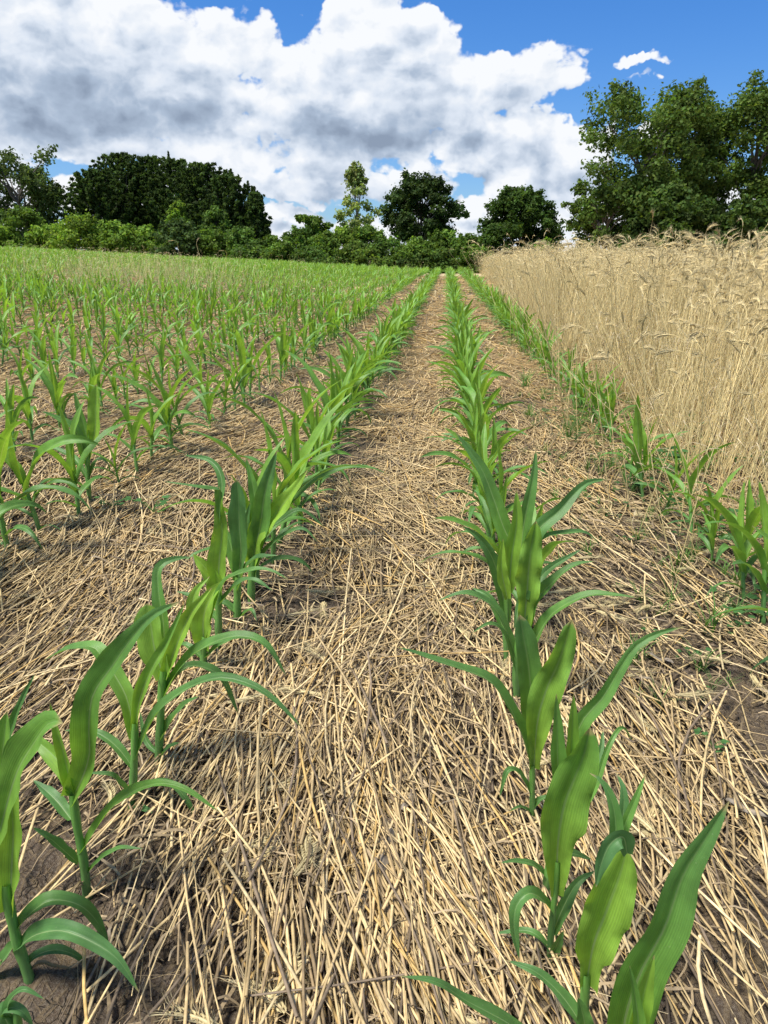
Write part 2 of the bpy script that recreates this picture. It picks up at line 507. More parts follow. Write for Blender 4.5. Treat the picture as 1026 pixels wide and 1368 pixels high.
def mat_soil():
    m, M, out, p, a = base_mat('soil')
    g = M.new('ShaderNodeNewGeometry').outputs['Position']
    x, y, z = M.sep(g)
    n = M.noise(g, 9.0, 9, 0.65)
    n2 = M.noise(g, 210.0, 6, 0.75)
    n3 = M.noise(g, 2.3, 3)
    soil = M.mix(M.ramp(n, 0.3, 0.7), (0.060, 0.042, 0.028), (0.135, 0.100, 0.068))
    soil = M.mix(M.ramp(n2, 0.42, 0.66, 0, 0.75), soil, (0.25, 0.205, 0.15))
    moss = M.math('MULTIPLY', M.ramp(M.noise(g, 5.5, 5), 0.60, 0.72), 0.5)
    soil = M.mix(moss, soil, (0.045, 0.055, 0.028))
    # short broken litter lying on the soil: three crossing sets of thin flecks
    lit = None
    for ang, sc_, sd in ((0.15, 95, 0), (-0.35, 80, 7), (0.9, 85, 13)):
        c_, s_ = math.cos(ang), math.sin(ang)
        uu = M.math('ADD', M.math('MULTIPLY', x, c_), M.math('MULTIPLY', y, s_))
        vv = M.math('ADD', M.math('MULTIPLY', x, -s_), M.math('MULTIPLY', y, c_))
        t = M.noise(M.comb(M.math('MULTIPLY', uu, float(sc_)), M.math('MULTIPLY', vv, 7.0), float(sd)), 1.0, 3, 0.6)
        t = M.ramp(t, 0.53, 0.60)
        lit = t if lit is None else M.math('MAXIMUM', lit, M.math('MULTIPLY', t, 0.85))
    far = M.ramp(y, 1.8, 9.0, 0.25, 0.95)
    far = M.math('MULTIPLY', far, M.ramp(n3, 0.25, 0.5, 0.6, 1.0))
    litc = M.mix(M.noise(g, 3.5, 6, 0.7), (0.24, 0.17, 0.085), (0.55, 0.40, 0.19))
    litc2 = M.mix(M.ramp(y, 9, 22), litc, M.mix(M.noise(g, 1.3, 6, 0.75), (0.36, 0.275, 0.16), (0.64, 0.50, 0.30)))
    cover = M.math('MULTIPLY', M.math('MAXIMUM', lit, M.ramp(y, 5, 14)), far)
    col = M.mix(cover, soil, litc2)
    grass = M.mix(M.noise(g, 1.1, 6, 0.7), (0.045, 0.085, 0.022), (0.10, 0.16, 0.04))
    col = M.mix(M.ramp(y, 60, 63), col, grass)
    cv = M.new('ShaderNodeTexVoronoi', feature='DISTANCE_TO_EDGE'); M.put(cv.inputs['Vector'], M.vm('ADD', g, M.vm('MULTIPLY', M.noise(g, 25.0, 3, out='Color'), (.03, .03, .03)))); cv.inputs['Scale'].default_value = 38
    crack = M.math('MULTIPLY', M.ramp(cv.outputs['Distance'], 0.0, 0.07, 1, 0), M.ramp(M.noise(g, 7.0, 2), 0.42, 0.55))
    crack = M.math('MULTIPLY', crack, M.ramp(y, 3, 6, 1, 0))
    col = M.mix(M.math('MULTIPLY', crack, 0.25), col, (0.03, 0.022, 0.016))
    col = M.mix(1.0, col, a, 'MULTIPLY')
    M.put(p.inputs['Base Color'], col)
    p.inputs['Roughness'].default_value = 0.95
    p.inputs['Specular IOR Level'].default_value = 0.15
    b = M.new('ShaderNodeBump'); b.inputs['Strength'].default_value = 0.9; b.inputs['Distance'].default_value = 0.02
    M.put(b.inputs['Height'], M.math('ADD', M.math('ADD', n, M.math('MULTIPLY', n2, 0.5)), M.math('SUBTRACT', M.math('MULTIPLY', lit, 0.2), M.math('MULTIPLY', crack, 0.4))))
    M.l.new(b.outputs[0], p.inputs['Normal'])
    M.l.new(p.outputs[0], out.inputs[0])
    return m


M_CORN = mat_corn(); M_STALK = mat_stalk(); M_STRAW = mat_straw(); M_RYE = mat_straw('dry_rye', 0.22, 0.5)
M_LEAF = mat_leaf(trans=0.42); M_BARK = mat_bark(); M_SOIL = mat_soil(); M_WEED = mat_leaf('weed_leaf', 0.35)


# ------------------------------------------------------------------ ground sheet
def soil_h(x, y):
    n = 0.020 * vnoise(x, y, 5, 21) + 0.018 * vnoise(x, y, 14, 22) + 0.014 * vnoise(x, y, 33, 23) * (vnoise(x, y, 9, 27) + .8) + 0.006 * vnoise(x, y, 68, 24)
    return n * (1 - 0.5 * sstep(3, 10, y))


def axis(lo, hi, d0, d1, step, g=1.07):
    a = list(np.arange(d0, d1, step))
    s = step
    while a[-1] < hi:
        s *= g; a.append(a[-1] + s)
    s = step
    while a[0] > lo:
        s *= g; a.insert(0, a[0] - s)
    return np.array(a)


gx = axis(-900, 900, -1.5, 1.4, 0.014, 1.06)
gy = axis(-40, 1600, 0.55, 3.0, 0.013, 1.045)
XX, YY = np.meshgrid(gx, gy)
ZZ = zt(XX, YY) + soil_h(XX, YY)
nx, ny = len(gx), len(gy)
idx = np.arange(nx * ny).reshape(ny, nx)
G = Geo()
G.add(np.stack([XX, YY, ZZ], -1).reshape(-1, 3), np.stack([idx[:-1, :-1], idx[:-1, 1:], idx[1:, 1:], idx[1:, :-1]], -1).reshape(-1, 4), np.ones(3))
tag(link('ground', make_mesh('ground', G, M_SOIL)), kind='structure')

ROWS = {'L1': -0.56, 'R1': 0.17, 'R2': 0.90, 'L2': -1.36}


def pixel_point(px, py, Y):
    """a point of this scene on the ray of a photo pixel, at the chosen distance Y"""
    f = 1028.0
    th, ps = R(PITCH), R(YAW)
    fw = np.array([-math.sin(ps) * math.cos(th), math.cos(ps) * math.cos(th), -math.sin(th)])
    rt = np.array([math.cos(ps), math.sin(ps), 0.0])
    up = np.cross(rt, fw)
    d = fw + rt * (px - 513) / f - up * (py - 684) / f
    return np.array([0, 0, CAM_H]) + d * (Y / d[1]), (Y / d[1]) / f


# ------------------------------------------------------------------ corn
C_OLD = np.array([0.090, 0.215, 0.070])
C_MID = np.array([0.150, 0.330, 0.055])
C_NEW = np.array([0.270, 0.470, 0.060])


def leaf_color(t):
    t = np.clip(t, 0, 1)[..., None]
    return np.where(t < 0.5, C_OLD + (C_MID - C_OLD) * t * 2, C_MID + (C_NEW - C_MID) * (t - 0.5) * 2)


def leaf_geo(path, hw, hint, tint=(0.3, 0.2), roll=(0.9, 0.15), n=16, m=7, blunt=False, twist=0.0, wav=0.10, rs=None, jit=True, wrap=False):
    """a corn leaf blade: arched centre line, channelled section, wavy margins"""
    r = rs or random
    P = catmull(path, n)
    t = np.linspace(0, 1, n)
    T = nrm(np.gradient(P, axis=0))
    hint = np.asarray(hint, float)
    S = nrm(np.cross(T, hint))
    for i in range(1, n):
        if np.dot(S[i], S[i - 1]) < 0:
            S[i] = -S[i]
    for _ in range(2):
        S[1:-1] = nrm(S[:-2] + S[1:-1] * 2 + S[2:])
    Nn = nrm(np.cross(S, T))
    if twist:
        a = twist * t ** 1.5
        S, Nn = S * np.cos(a)[:, None] + Nn * np.sin(a)[:, None], Nn * np.cos(a)[:, None] - S * np.sin(a)[:, None]
    if wrap:
        wd = (0.42 + 0.58 * sstep(0.0, 0.55, t)) * np.sqrt(np.clip(1 - np.clip((t - 0.45) / 0.55, 0, 1) ** 1.8, 0, 1))
    elif blunt:
        wd = (0.55 + 0.45 * np.sin(np.minimum(t / 0.55, 1) * PI / 2)) * np.sqrt(np.clip(1 - np.clip((t - 0.6) / 0.4, 0, 1) ** 2.2, 0, 1))
    else:
        wd = (0.55 + 0.45 * np.sin(np.minimum(t / 0.38, 1) * PI / 2)) * np.clip(1 - t ** 2.3, 0, 1) ** 0.85
    Wd = hw * np.maximum(wd, 0.02)
    c = np.linspace(-1, 1, m)
    A = np.interp(t, [0, 0.35, 1], [roll[0], (roll[0] + roll[1]) / 2, roll[1]])
    A = np.maximum(A, 0.05)
    rad = Wd / np.sin(np.minimum(A, PI / 2)) if False else Wd / A * 1.0
    x = rad[:, None] * np.sin(A[:, None] * c[None])
    z = rad[:, None] * (1 - np.cos(A[:, None] * c[None]))
    z = z + 0.30 * Wd[:, None] * np.minimum(np.abs(c)[None] * 2.2, 1) * (1 - A[:, None] / 2.5).clip(0, 1)
    ph, ph2 = r.random() * 6, r.random() * 6
    fr = 14 + r.random() * 8
    nl_ = 1 + 0.16 * np.interp(t, np.linspace(0, 1, 7), [r.uniform(-1, 1) for _ in range(7)])
    nr_ = 1 + 0.16 * np.interp(t, np.linspace(0, 1, 7), [r.uniform(-1, 1) for _ in range(7)])
    if hw > .008:
        x = x * np.where(c[None] < 0, nl_[:, None], nr_[:, None])
    z = z + wav * Wd[:, None] * (np.abs(c)[None] ** 4) * np.where(c[None] < 0, np.sin(fr * t + ph)[:, None], np.sin(fr * 1.15 * t + ph2)[:, None]) * 1.6
    V = P[:, None] + S[:, None] * x[..., None] + Nn[:, None] * z[..., None]
    idx = np.arange(n * m).reshape(n, m)
    q = np.stack([idx[:-1, :-1], idx[:-1, 1:], idx[1:, 1:], idx[1:, :-1]], -1).reshape(-1, 4)
    tt = tint[0] + (tint[1] - tint[0]) * t
    jt = (r.random() - 0.5) * 0.1 if jit else 0
    C = leaf_color(np.repeat((tt + jt)[:, None], m, 1))
    U = np.stack(np.broadcast_arrays((c[None] + 1) / 2, t[:, None]), -1)
    return V.reshape(-1, 3), q, C.reshape(-1, 3), U.reshape(-1, 2)


def stalk_geo(path, r0, r1, K=9, n=10, rs=None):
    P = catmull(path, n)
    t = np.linspace(0, 1, n)
    rad = r0 + (r1 - r0) * t
    rad = rad * (1 + 0.10 * np.sin(t * 17))
    c0 = np.array([0.085, 0.035, 0.030]); c1 = np.array([0.10, 0.22, 0.06]); c2 = np.array([0.13, 0.30, 0.05])
    C = np.where(t[:, None] < 0.14, c0 + (c1 - c0) * (t[:, None] / 0.14), c1 + (c2 - c1) * ((t[:, None] - 0.14) / 0.86))
    return tubes(P[None], rad[None], K, C[None])


def auto_leaves(rs, size=1.0, lod=0):
    """leaf paths of a generic six-leaf corn plant; plant local frame, base at the origin"""
    out = []
    nl = rs.choice([6, 7, 7, 8])
    ph = rs.random() * PI * 2
    H = 0.17 * size
    for i in range(nl):
        t = i / (nl - 1)
        az_ = ph + i * PI + rs.gauss(0, 0.35)
        L = np.interp(t, [0, .2, .45, .7, .85, 1], [.12, .21, .32, .37, .34, .27]) * size * rs.uniform(.85, 1.15)
        hw = np.interp(t, [0, .2, .45, .7, .9, 1], [.008, .014, .021, .026, .027, .020]) * size * rs.uniform(.85, 1.15)
        el0 = np.interp(t, [0, .3, .6, .8, 1], [32, 52, 68, 78, 86]) + rs.gauss(0, 5)
        bend = np.interp(t, [0, .3, .6, .8, 1], [80, 110, 105, 60, 12]) * rs.uniform(.6, 1.25)
        z0 = (0.02 + H * t ** 0.8)
        k = 8
        p = np.array([0, 0, z0]); pts = [p.copy()]
        az2 = az_
        for j in range(k):
            s = (j + 0.5) / k
            e_ = R(el0 - bend * s ** 1.4)
            az2 += rs.gauss(0, 0.05)
            p = p + L / k * np.array([math.cos(az2) * math.cos(e_), math.sin(az2) * math.cos(e_), math.sin(e_)])
            pts.append(p.copy())
        d = np.array([math.cos(az_), math.sin(az_), 0])
        hint = np.array([0, 0, 1.0]) - d * 0.9 if t > .65 else np.array([0, 0, 1.0]) - d * 0.25
        out.append((pts, hw, hint, t))
    return out, H


def corn_proto_arrays(seed, size=1.0, n=16, m=7):
    rs = random.Random(seed)
    lv, H = auto_leaves(rs, size)
    res = []
    for pts, hw, hint, t in lv:
        tb = np.interp(t, [0, .5, .75, 1], [.15, .45, .85, 1.0])
        tt = np.interp(t, [0, .5, .75, 1], [.05, .15, .45, .7])
        rl = np.interp(t, [0, .5, .8, 1], [.7, .8, 1.2, 1.8])
        res.append(leaf_geo(pts, hw, hint, (tb, tt), (rl, rl * .25), n, m, twist=rs.gauss(0, .5), rs=rs))
    st = stalk_geo([(0, 0, -0.02), (0.002, 0, H * .5), (0, 0.003, H + .02)], .0085 * size, .0075 * size, 7 if n > 8 else 4, 8 if n > 8 else 3)
    return st, res


HEROES = []   # (x, y) of hand-shaped plants


def hero(base, label, stalk, rad, leaves, Y=None):
    """base: photo pixel of the foot; stalk: pixels; leaves: (pixels, half width px, tint, opts)"""
    if Y is None:
        d = pixel_point(base[0], base[1], 1.0)[0] - np.array([0, 0, CAM_H])
        Y = (0.0 - CAM_H) / d[2]
    foot, mp = pixel_point(base[0], base[1], Y)
    foot[2] = zt(foot[0], foot[1]) - 0.004
    root = link('corn_plant', None, loc=tuple(foot)); root.empty_display_size = 0.1
    tag(root, label, 'corn plant', 'young corn plants')
    HEROES.append((foot[0], foot[1]))
    sp = [pixel_point(x, y, Y)[0] - foot for x, y in stalk]
    sp = [np.array([sp[0][0], sp[0][1], -0.03])] + sp
    link('stalk', make_mesh('stalk', Geo().add(*stalk_geo(sp, rad * mp * .84, rad * mp * 0.74)), M_STALK), root)
    rs = random.Random(int(base[0] * 7 + base[1]))
    for lf in leaves:
        pts, hw, tint = lf[:3]; o = lf[3] if len(lf) > 3 else {}
        dys = o.get('dy', 0.0)
        n_ = len(pts)
        W3 = []
        for i, (x, y) in enumerate(pts):
            s = i / (n_ - 1)
            W3.append(pixel_point(x, y, Y + dys * s + o.get('y0', 0.0))[0] - foot)
        up_ = pts[0][1] - pts[-1][1]
        side = abs(pts[-1][0] - pts[0][0])
        hint = o.get('hint', (0.0, -0.7, 0.55) if up_ > side * 1.2 else (0.0, -0.35, 1.0))
        g = leaf_geo(W3, hw * mp * 1.08, hint, tint, o.get('roll', (1.0, 0.3) if up_ <= side * 1.2 else (1.1, 0.35)), 22, 9,
                     blunt=o.get('blunt', False), wrap=o.get('wrap', False), twist=o.get('tw', rs.gauss(0, .15)), wav=o.get('wav', .10), rs=rs)
        link('leaf', make_mesh('leaf', Geo().add(*g), M_CORN), root)
    # a withered first leaf hanging at the foot
    if base[1] < 1380 and Y < 2.4:
        a = rs.random() * 6.28; L = rs.uniform(.04, .07)
        pts = [np.array([0, 0, .022]), np.array([math.cos(a) * L * .4, math.sin(a) * L * .4, .03]), np.array([math.cos(a) * L * .8, math.sin(a) * L * .8, .014]), np.array([math.cos(a + .3) * L, math.sin(a + .3) * L, .006])]
        v, q, c, u = leaf_geo(pts, .0045, (0, 0, 1), (.3, .1), (1.4, 1.0), 10, 5, wav=.5, rs=rs)
        tag(link('leaf', make_mesh('leaf', Geo().add(v, q, np.array([.36, .27, .15]) * rs.uniform(.7, 1.1)), M_STRAW), root), 'withered tan first leaf')
    return root


OLD = (.25, .05); OLDB = (.05, .0); MIDL = (.55, .3); NEW = (.95, .75); NEWM = (1.0, .45); BRT = (1.0, 1.0)
# ---- row left of the path
hero((38, 1312), 'nearest corn plant at the left edge, with two long arched leaves reaching right',
     [(37, 1300), (24, 1262), (13, 1215), (8, 1180)], 9,
     [([(22, 1268), (48, 1249), (85, 1244), (130, 1262), (161, 1286), (186, 1326)], 13, OLDB, {'dy': -.05}),
      ([(18, 1244), (41, 1220), (68, 1203), (103, 1208), (127, 1228), (146, 1262)], 11, OLD, {'dy': .05}),
      ([(30, 1293), (50, 1276), (75, 1269), (100, 1276), (118, 1291)], 7, OLDB, {'dy': .04}),
      ([(20, 1262), (0, 1290), (-25, 1330)], 11, OLD, {}),
      ([(14, 1217), (16, 1160), (18, 1110), (14, 1060), (5, 1010)], 24, NEW, {'roll': (1.5, .5)}),
      ([(-5, 1130), (8, 1080), (24, 1030), (44, 996), (66, 966), (84, 966)], 21, (.7, .45), {'dy': -.03, 'y0': -.02, 'blunt': True}),
      ([(0, 1090), (2, 1030), (6, 985), (10, 950)], 22, (.9, .5), {'y0': .03}),
      ([(5, 1010), (18, 965), (32, 930), (47, 900)], 6, OLD, {'y0': .05})])
hero((28, 1395), 'corn plant cut off at the bottom left corner, only its low leaf ends in view',
     [(26, 1380), (22, 1350)], 7,
     [([(24, 1375), (10, 1345), (30, 1322), (60, 1335)], 6, OLD), ([(20, 1390), (5, 1350), (28, 1350), (45, 1372)], 10, OLDB)], Y=.66)
hero((115, 1192), 'corn plant with a thick pale stem and very broad twisted leaf near the bottom left',
     [(116, 1190), (111, 1146), (103, 1105), (97, 1060)], 7.5,
     [([(104, 1153), (85, 1136), (65, 1119), (43, 1105)], 8, OLD, {'dy': -.03}),
      ([(95, 1095), (79, 1074), (62, 1057), (44, 1042)], 9, OLD, {'dy': .05}),
      ([(118, 1165), (137, 1146), (161, 1133), (192, 1134)], 5, OLD, {'dy': -.03}),
      ([(109, 1138), (130, 1105), (154, 1074), (185, 1054), (219, 1047), (253, 1057), (293, 1085)], 8.5, MIDL, {'dy': -.04}),
      ([(98, 1060), (88, 1030), (70, 1008), (50, 990), (27, 970)], 12, NEWM, {'dy': .05}),
      ([(97, 1060), (86, 1010), (76, 975), (67, 938)], 10, NEW, {'roll': (1.6, .8)}),
      ([(97, 1066), (112, 1035), (120, 1005), (119, 975), (124, 930), (150, 890), (178, 850), (205, 822), (240, 804)], 21, (.75, .12), {'dy': -.06, 'roll': (1.4, .35)})])
hero((176, 1078), 'slim corn plant whose long leaf arches right across the straw, third from the bottom left',
     [(176, 1072), (178, 1045), (180, 1000), (180, 965)], 6.5,
     [([(177, 1064), (205, 1046), (232, 1050), (252, 1073), (267, 1108)], 5.5, OLD, {'dy': -.02}),
      ([(178, 1026), (160, 1002), (140, 985), (118, 976), (85, 976)], 7, OLD, {'dy': .04}),
      ([(174, 1061), (160, 1045), (145, 1034), (113, 1033)], 4.5, OLD, {'dy': -.03}),
      ([(180, 1014), (208, 956), (243, 924), (289, 906), (331, 913), (366, 934), (405, 974)], 9, OLD, {'dy': -.06}),
      ([(180, 985), (170, 935), (155, 905), (138, 880), (122, 864), (90, 868), (57, 883)], 12, (.9, .1), {'dy': .08}),
      ([(180, 975), (188, 930), (205, 890), (225, 855), (247, 805)], 9, (.9, .4), {'roll': (1.6, .6)}),
      ([(176, 1074), (190, 1080), (206, 1086)], 6, OLDB, {'dy': -.04})])
hero((212, 1028), 'corn plant with high arched leaf on its right side, fourth up the left row',
     [(212, 1020), (214, 977), (216, 931), (218, 895)], 7,
     [([(219, 905), (207, 868), (202, 836), (197, 806)], 17, NEW, {'dy': .02, 'blunt': True}),
      ([(218, 900), (219, 840), (212, 790), (213, 758), (233, 747), (256, 744)], 10, (.6, 0), {'dy': .08, 'y0': .02}),
      ([(220, 930), (243, 889), (278, 862), (317, 850), (355, 861), (383, 904)], 10, (.4, .1), {'dy': -.03}),
      ([(220, 905), (236, 862), (255, 820), (283, 785)], 12, BRT, {'roll': (1.3, .6)}),
      ([(214, 990), (232, 959), (246, 942), (266, 930)], 8, OLD, {'dy': -.03}),
      ([(213, 1008), (195, 988), (187, 950)], 4.5, OLD, {'dy': .05}),
      ([(218, 925), (243, 895), (266, 890), (296, 906), (319, 955)], 7, OLD, {'dy': .06}),
      ([(213, 1012), (225, 1000), (240, 992)], 6, OLDB, {'dy': -.04})])
hero((272, 905), 'corn plant with two fat yellow green leaves, fifth up the left row',
     [(272, 898), (272, 870), (274, 850)], 6,
     [([(273, 868), (272, 825), (284, 795), (300, 775)], 15, BRT, {'roll': (1.2, .5)}),
      ([(274, 855), (296, 785), (315, 768), (343, 760), (365, 763), (386, 775)], 6, (.6, .1), {'dy': -.05}),
      ([(272, 862), (258, 820), (262, 790), (280, 770)], 9, NEW, {'dy': .05}),
      ([(273, 880), (300, 858), (330, 850), (352, 860)], 6, OLD, {'dy': -.05}),
      ([(272, 880), (250, 862), (238, 862)], 5, OLD, {'dy': .03})], Y=1.62)
hero((292, 868), 'corn plant with tall spear shaped yellow green leaf and thin leaf stretched left',
     [(292, 860), (292, 825), (292, 785)], 6,
     [([(292, 790), (293, 750), (297, 711), (294, 684), (293, 650)], 14, NEW, {'roll': (1.3, .5)}),
      ([(291, 795), (284, 772), (272, 756), (258, 740)], 12, BRT, {}),
      ([(293, 700), (293, 655), (283, 650), (259, 647), (218, 643)], 5.5, (.3, .1), {'dy': -.06}),
      ([(293, 690), (296, 640), (280, 615), (245, 608)], 5, OLD, {'dy': .10}),
      ([(292, 810), (318, 780), (340, 775), (365, 790)], 6, OLD, {'dy': -.05}),
      ([(292, 830), (262, 800), (235, 790)], 6, OLD, {'dy': .05})], Y=1.76)
hero((317, 840), 'corn plant with a single upright grey green strap leaf, behind the spear leaved one',
     [(317, 832), (317, 803), (318, 770)], 6.5,
     [([(318, 775), (322, 737), (320, 705), (319, 671), (317, 640)], 11, (.2, 0), {'blunt': True}),
      ([(318, 790), (328, 760), (345, 745), (372, 742)], 7, OLD, {'dy': -.05}),
      ([(318, 770), (310, 735), (300, 700)], 8, MIDL, {'dy': .05}),
      ([(317, 820), (300, 806), (282, 806)], 6, OLD, {}),
      ([(317, 828), (335, 815), (343, 830)], 4, OLD, {'dy': -.05})])
hero((336, 812), 'bushy corn plant with two wide wavy leaves crossing above it, eighth up the left row',
     [(336, 806), (336, 775), (338, 745)], 6.5,
     [([(337, 755), (345, 715), (362, 694), (385, 665), (411, 628)], 14, BRT, {'wav': .2}),
      ([(338, 750), (348, 700), (354, 658), (370, 602)], 14, (.7, 0), {}),
      ([(338, 745), (342, 690), (338, 650), (328, 610)], 9, MIDL, {'dy': .04}),
      ([(338, 730), (330, 700), (334, 672)], 6, OLD, {}),
      ([(338, 765), (355, 715), (378, 694), (403, 682), (434, 705)], 7, OLD, {'dy': .05}),
      ([(337, 780), (352, 740), (380, 715), (405, 706), (425, 725)], 5, OLD, {'dy': -.04})])
# ---- second row to the left
hero((120, 678), 'corn plant standing clear in the second left row, with two blunt upright leaves',
     [(120, 672), (117, 632), (118, 605)], 4,
     [([(119, 612), (127, 575), (128, 545), (129, 513)], 9, NEW, {'blunt': True}),
      ([(118, 612), (115, 580), (107, 550), (99, 522)], 7, (.6, .3)),
      ([(117, 620), (108, 592), (97, 571), (73, 557), (54, 549)], 7, (.5, .1), {'dy': -.05}),
      ([(117, 640), (104, 618), (94, 609), (67, 598), (38, 604)], 4.5, OLD, {'dy': .1}),
      ([(118, 655), (100, 645), (78, 642)], 5, OLD, {'dy': -.1}),
      ([(119, 640), (130, 615), (142, 618), (148, 632)], 4, OLD, {'dy': .05})], Y=2.84)
# ---- row right of the path
hero((835, 1440), 'corn plant in the bottom right corner with one huge broad leaf rising to the right',
     [(832, 1430), (832, 1390)], 9,
     [([(833, 1425), (834, 1365), (855, 1300), (888, 1238), (912, 1170), (944, 1118), (974, 1070)], 31, (.75, .12), {'dy': .02, 'roll': (.9, .3), 'wav': .08}),
      ([(835, 1420), (852, 1364), (862, 1319), (874, 1276)], 15, BRT, {'y0': -.02}),
      ([(835, 1420), (852, 1375), (848, 1328), (841, 1290)], 9, (.8, .3), {'y0': -.03}),
      ([(830, 1425), (780, 1385), (720, 1380)], 9, OLD, {'dy': -.03})], Y=.66)
hero((781, 1365), 'corn plant near the bottom right with a fat rolled leaf folded over on top',
     [(781, 1355), (781, 1335), (783, 1300)], 8,
     [([(783, 1315), (793, 1262), (812, 1212), (828, 1170), (838, 1132)], 30, (.95, .9), {'roll': (1.1, .6), 'wrap': True, 'wav': .22}),
      ([(838, 1140), (832, 1118), (815, 1128), (803, 1155), (796, 1185)], 11, OLDB, {'y0': -.04, 'dy': -.02, 'hint': (0, -.9, .3)}),
      ([(795, 1255), (808, 1190), (822, 1125), (820, 1080), (806, 1046), (788, 1033)], 14, (.6, .0), {'y0': .03, 'dy': .04}),
      ([(800, 1240), (815, 1170), (832, 1110), (850, 1066), (863, 1033)], 11, MIDL, {'y0': .04, 'dy': .05}),
      ([(800, 1220), (822, 1130), (833, 1085), (832, 1050), (822, 1032)], 13, OLDB, {'y0': .07, 'dy': .05}),
      ([(782, 1380), (765, 1350), (744, 1323), (713, 1297), (677, 1283)], 9.5, OLD, {'dy': .04}),
      ([(782, 1390), (780, 1362), (772, 1332)], 13, (.3, .1), {'y0': -.04}),
      ([(780, 1400), (720, 1395), (677, 1366), (623, 1337), (583, 1312), (532, 1304)], 11, OLD, {'dy': -.04})], Y=.735)
hero((735, 1292), 'corn plant with a broad wrapped leaf and a small leaf curling down left',
     [(734, 1284), (736, 1247), (741, 1198), (745, 1150)], 5.5,
     [([(744, 1195), (745, 1130), (753, 1078), (768, 1038), (781, 1005), (788, 972)], 25, (1.0, .5), {'roll': (1.05, .35), 'wrap': True, 'wav': .22}),
      ([(746, 1120), (748, 1065), (745, 1018), (744, 975), (743, 927)], 12, (.6, .35), {'y0': .02}),
      ([(750, 1110), (760, 1040), (764, 985), (766, 927)], 13, (.95, .7), {'y0': .03}),
      ([(748, 1110), (766, 1020), (775, 968), (806, 931), (828, 894), (851, 862), (883, 845), (916, 837)], 12, (.7, .15), {'y0': .03, 'dy': .05}),
      ([(736, 1216), (722, 1200), (706, 1194), (690, 1211), (687, 1243), (694, 1283)], 9, OLD, {'dy': -.05}),
      ([(738, 1247), (753, 1211), (771, 1180), (795, 1163)], 9, OLD, {'dy': .04}),
      ([(735, 1268), (718, 1250), (699, 1243), (661, 1247)], 5, OLD, {'dy': .02}),
      ([(736, 1279), (745, 1260), (753, 1243)], 7, OLD, {'dy': -.02})])
hero((729, 1205), 'small dark sheathed corn plant half hidden behind the one with the wrapped leaf',
     [(729, 1198), (733, 1160), (741, 1110)], 7,
     [([(731, 1175), (715, 1157), (690, 1150), (668, 1153)], 5, OLD, {'dy': -.03}),
      ([(742, 1120), (770, 1060), (800, 1010), (806, 974)], 9, OLD, {'dy': .08}),
      ([(742, 1125), (790, 1060), (812, 1000), (830, 972), (845, 990)], 5, MIDL, {'dy': .1}),
      ([(735, 1150), (760, 1140), (790, 1148)], 7, OLD, {'dy': .05})])
hero((711, 1100), 'corn plant with wavy heart leaf and a long leaf stretched left over the path',
     [(711, 1095), (711, 1062), (711, 1022)], 5,
     [([(711, 1024), (695, 975), (676, 937), (653, 909), (618, 894), (590, 884), (555, 872), (527, 864)], 10.5, (.45, .05), {'dy': -.06}),
      ([(713, 1026), (718, 964), (730, 921), (748, 880), (764, 828)], 19, (1.0, .6), {'roll': (1.05, .35), 'wrap': True, 'wav': .28}),
      ([(712, 1000), (710, 940), (706, 890), (700, 855), (694, 821)], 15, (.7, .1), {'y0': .03, 'blunt': True}),
      ([(709, 1061), (694, 1034), (678, 1030), (667, 1066)], 5, OLD, {'dy': -.03}),
      ([(713, 1078), (722, 1068), (736, 1062)], 4.5, OLD),
      ([(711, 1086), (695, 1078), (680, 1084)], 3, OLD, {'dy': -.03})])
hero((691, 940), 'corn plant with four blades spread to its right, sixth up the right row',
     [(690, 932), (689, 890), (695, 840)], 6,
     [([(699, 850), (704, 790), (708, 745), (716, 696)], 16, (1.0, .7), {'roll': (1.0, .3), 'wrap': True, 'wav': .28}),
      ([(693, 900), (718, 850), (738, 820), (765, 803), (794, 794), (823, 795), (853, 799)], 9, (.4, .2), {'dy': -.04}),
      ([(700, 850), (716, 803), (741, 776), (765, 756), (796, 750)], 10, (.6, .1), {'dy': .03}),
      ([(700, 840), (718, 780), (738, 757), (778, 733)], 7, OLD, {'dy': .10}),
      ([(700, 800), (712, 720), (747, 683), (765, 662), (785, 645), (812, 640)], 11, OLD, {'dy': .08}),
      ([(700, 830), (715, 730), (762, 711), (788, 715), (807, 737)], 6, OLD, {'dy': .05}),
      ([(690, 880), (668, 823), (645, 800), (618, 792), (584, 803)], 6.5, OLD, {'dy': -.02}),
      ([(690, 900), (672, 846), (654, 833), (630, 846)], 5, OLD, {'dy': -.06})])
hero((678, 885), 'corn plant with long dark leaves sweeping up to the left, seventh up the right row',
     [(677, 878), (676, 830), (678, 780)], 6,
     [([(679, 790), (686, 741), (671, 700), (659, 665), (642, 624), (608, 576)], 12, (.7, .05), {'dy': .05}),
      ([(677, 830), (668, 776), (654, 738), (636, 715), (616, 702)], 10, OLD, {'dy': -.03}),
      ([(680, 785), (684, 740), (690, 700), (690, 655)], 12, NEW, {}),
      ([(679, 790), (694, 740), (700, 700), (712, 640), (716, 600)], 10, (.5, .1), {'dy': .06}),
      ([(677, 850), (655, 800), (630, 785)], 6, OLD, {'dy': .05}),
      ([(678, 800), (670, 760), (672, 720)], 8, BRT, {'y0': -.03})])

# ---- the other corn: candidate spots along the rows, nearest first
protos = []
PN = 14
for k in range(PN):
    st, lv = corn_proto_arrays(100 + k, 1.0)
    e_ = bpy.data.objects.new('corn_plant', None); e_.empty_display_size = 0.1
    protos.append((e_, make_mesh('stalk', Geo().add(*st), M_STALK), [make_mesh('leaf', Geo().add(*g), M_CORN) for g in lv]))

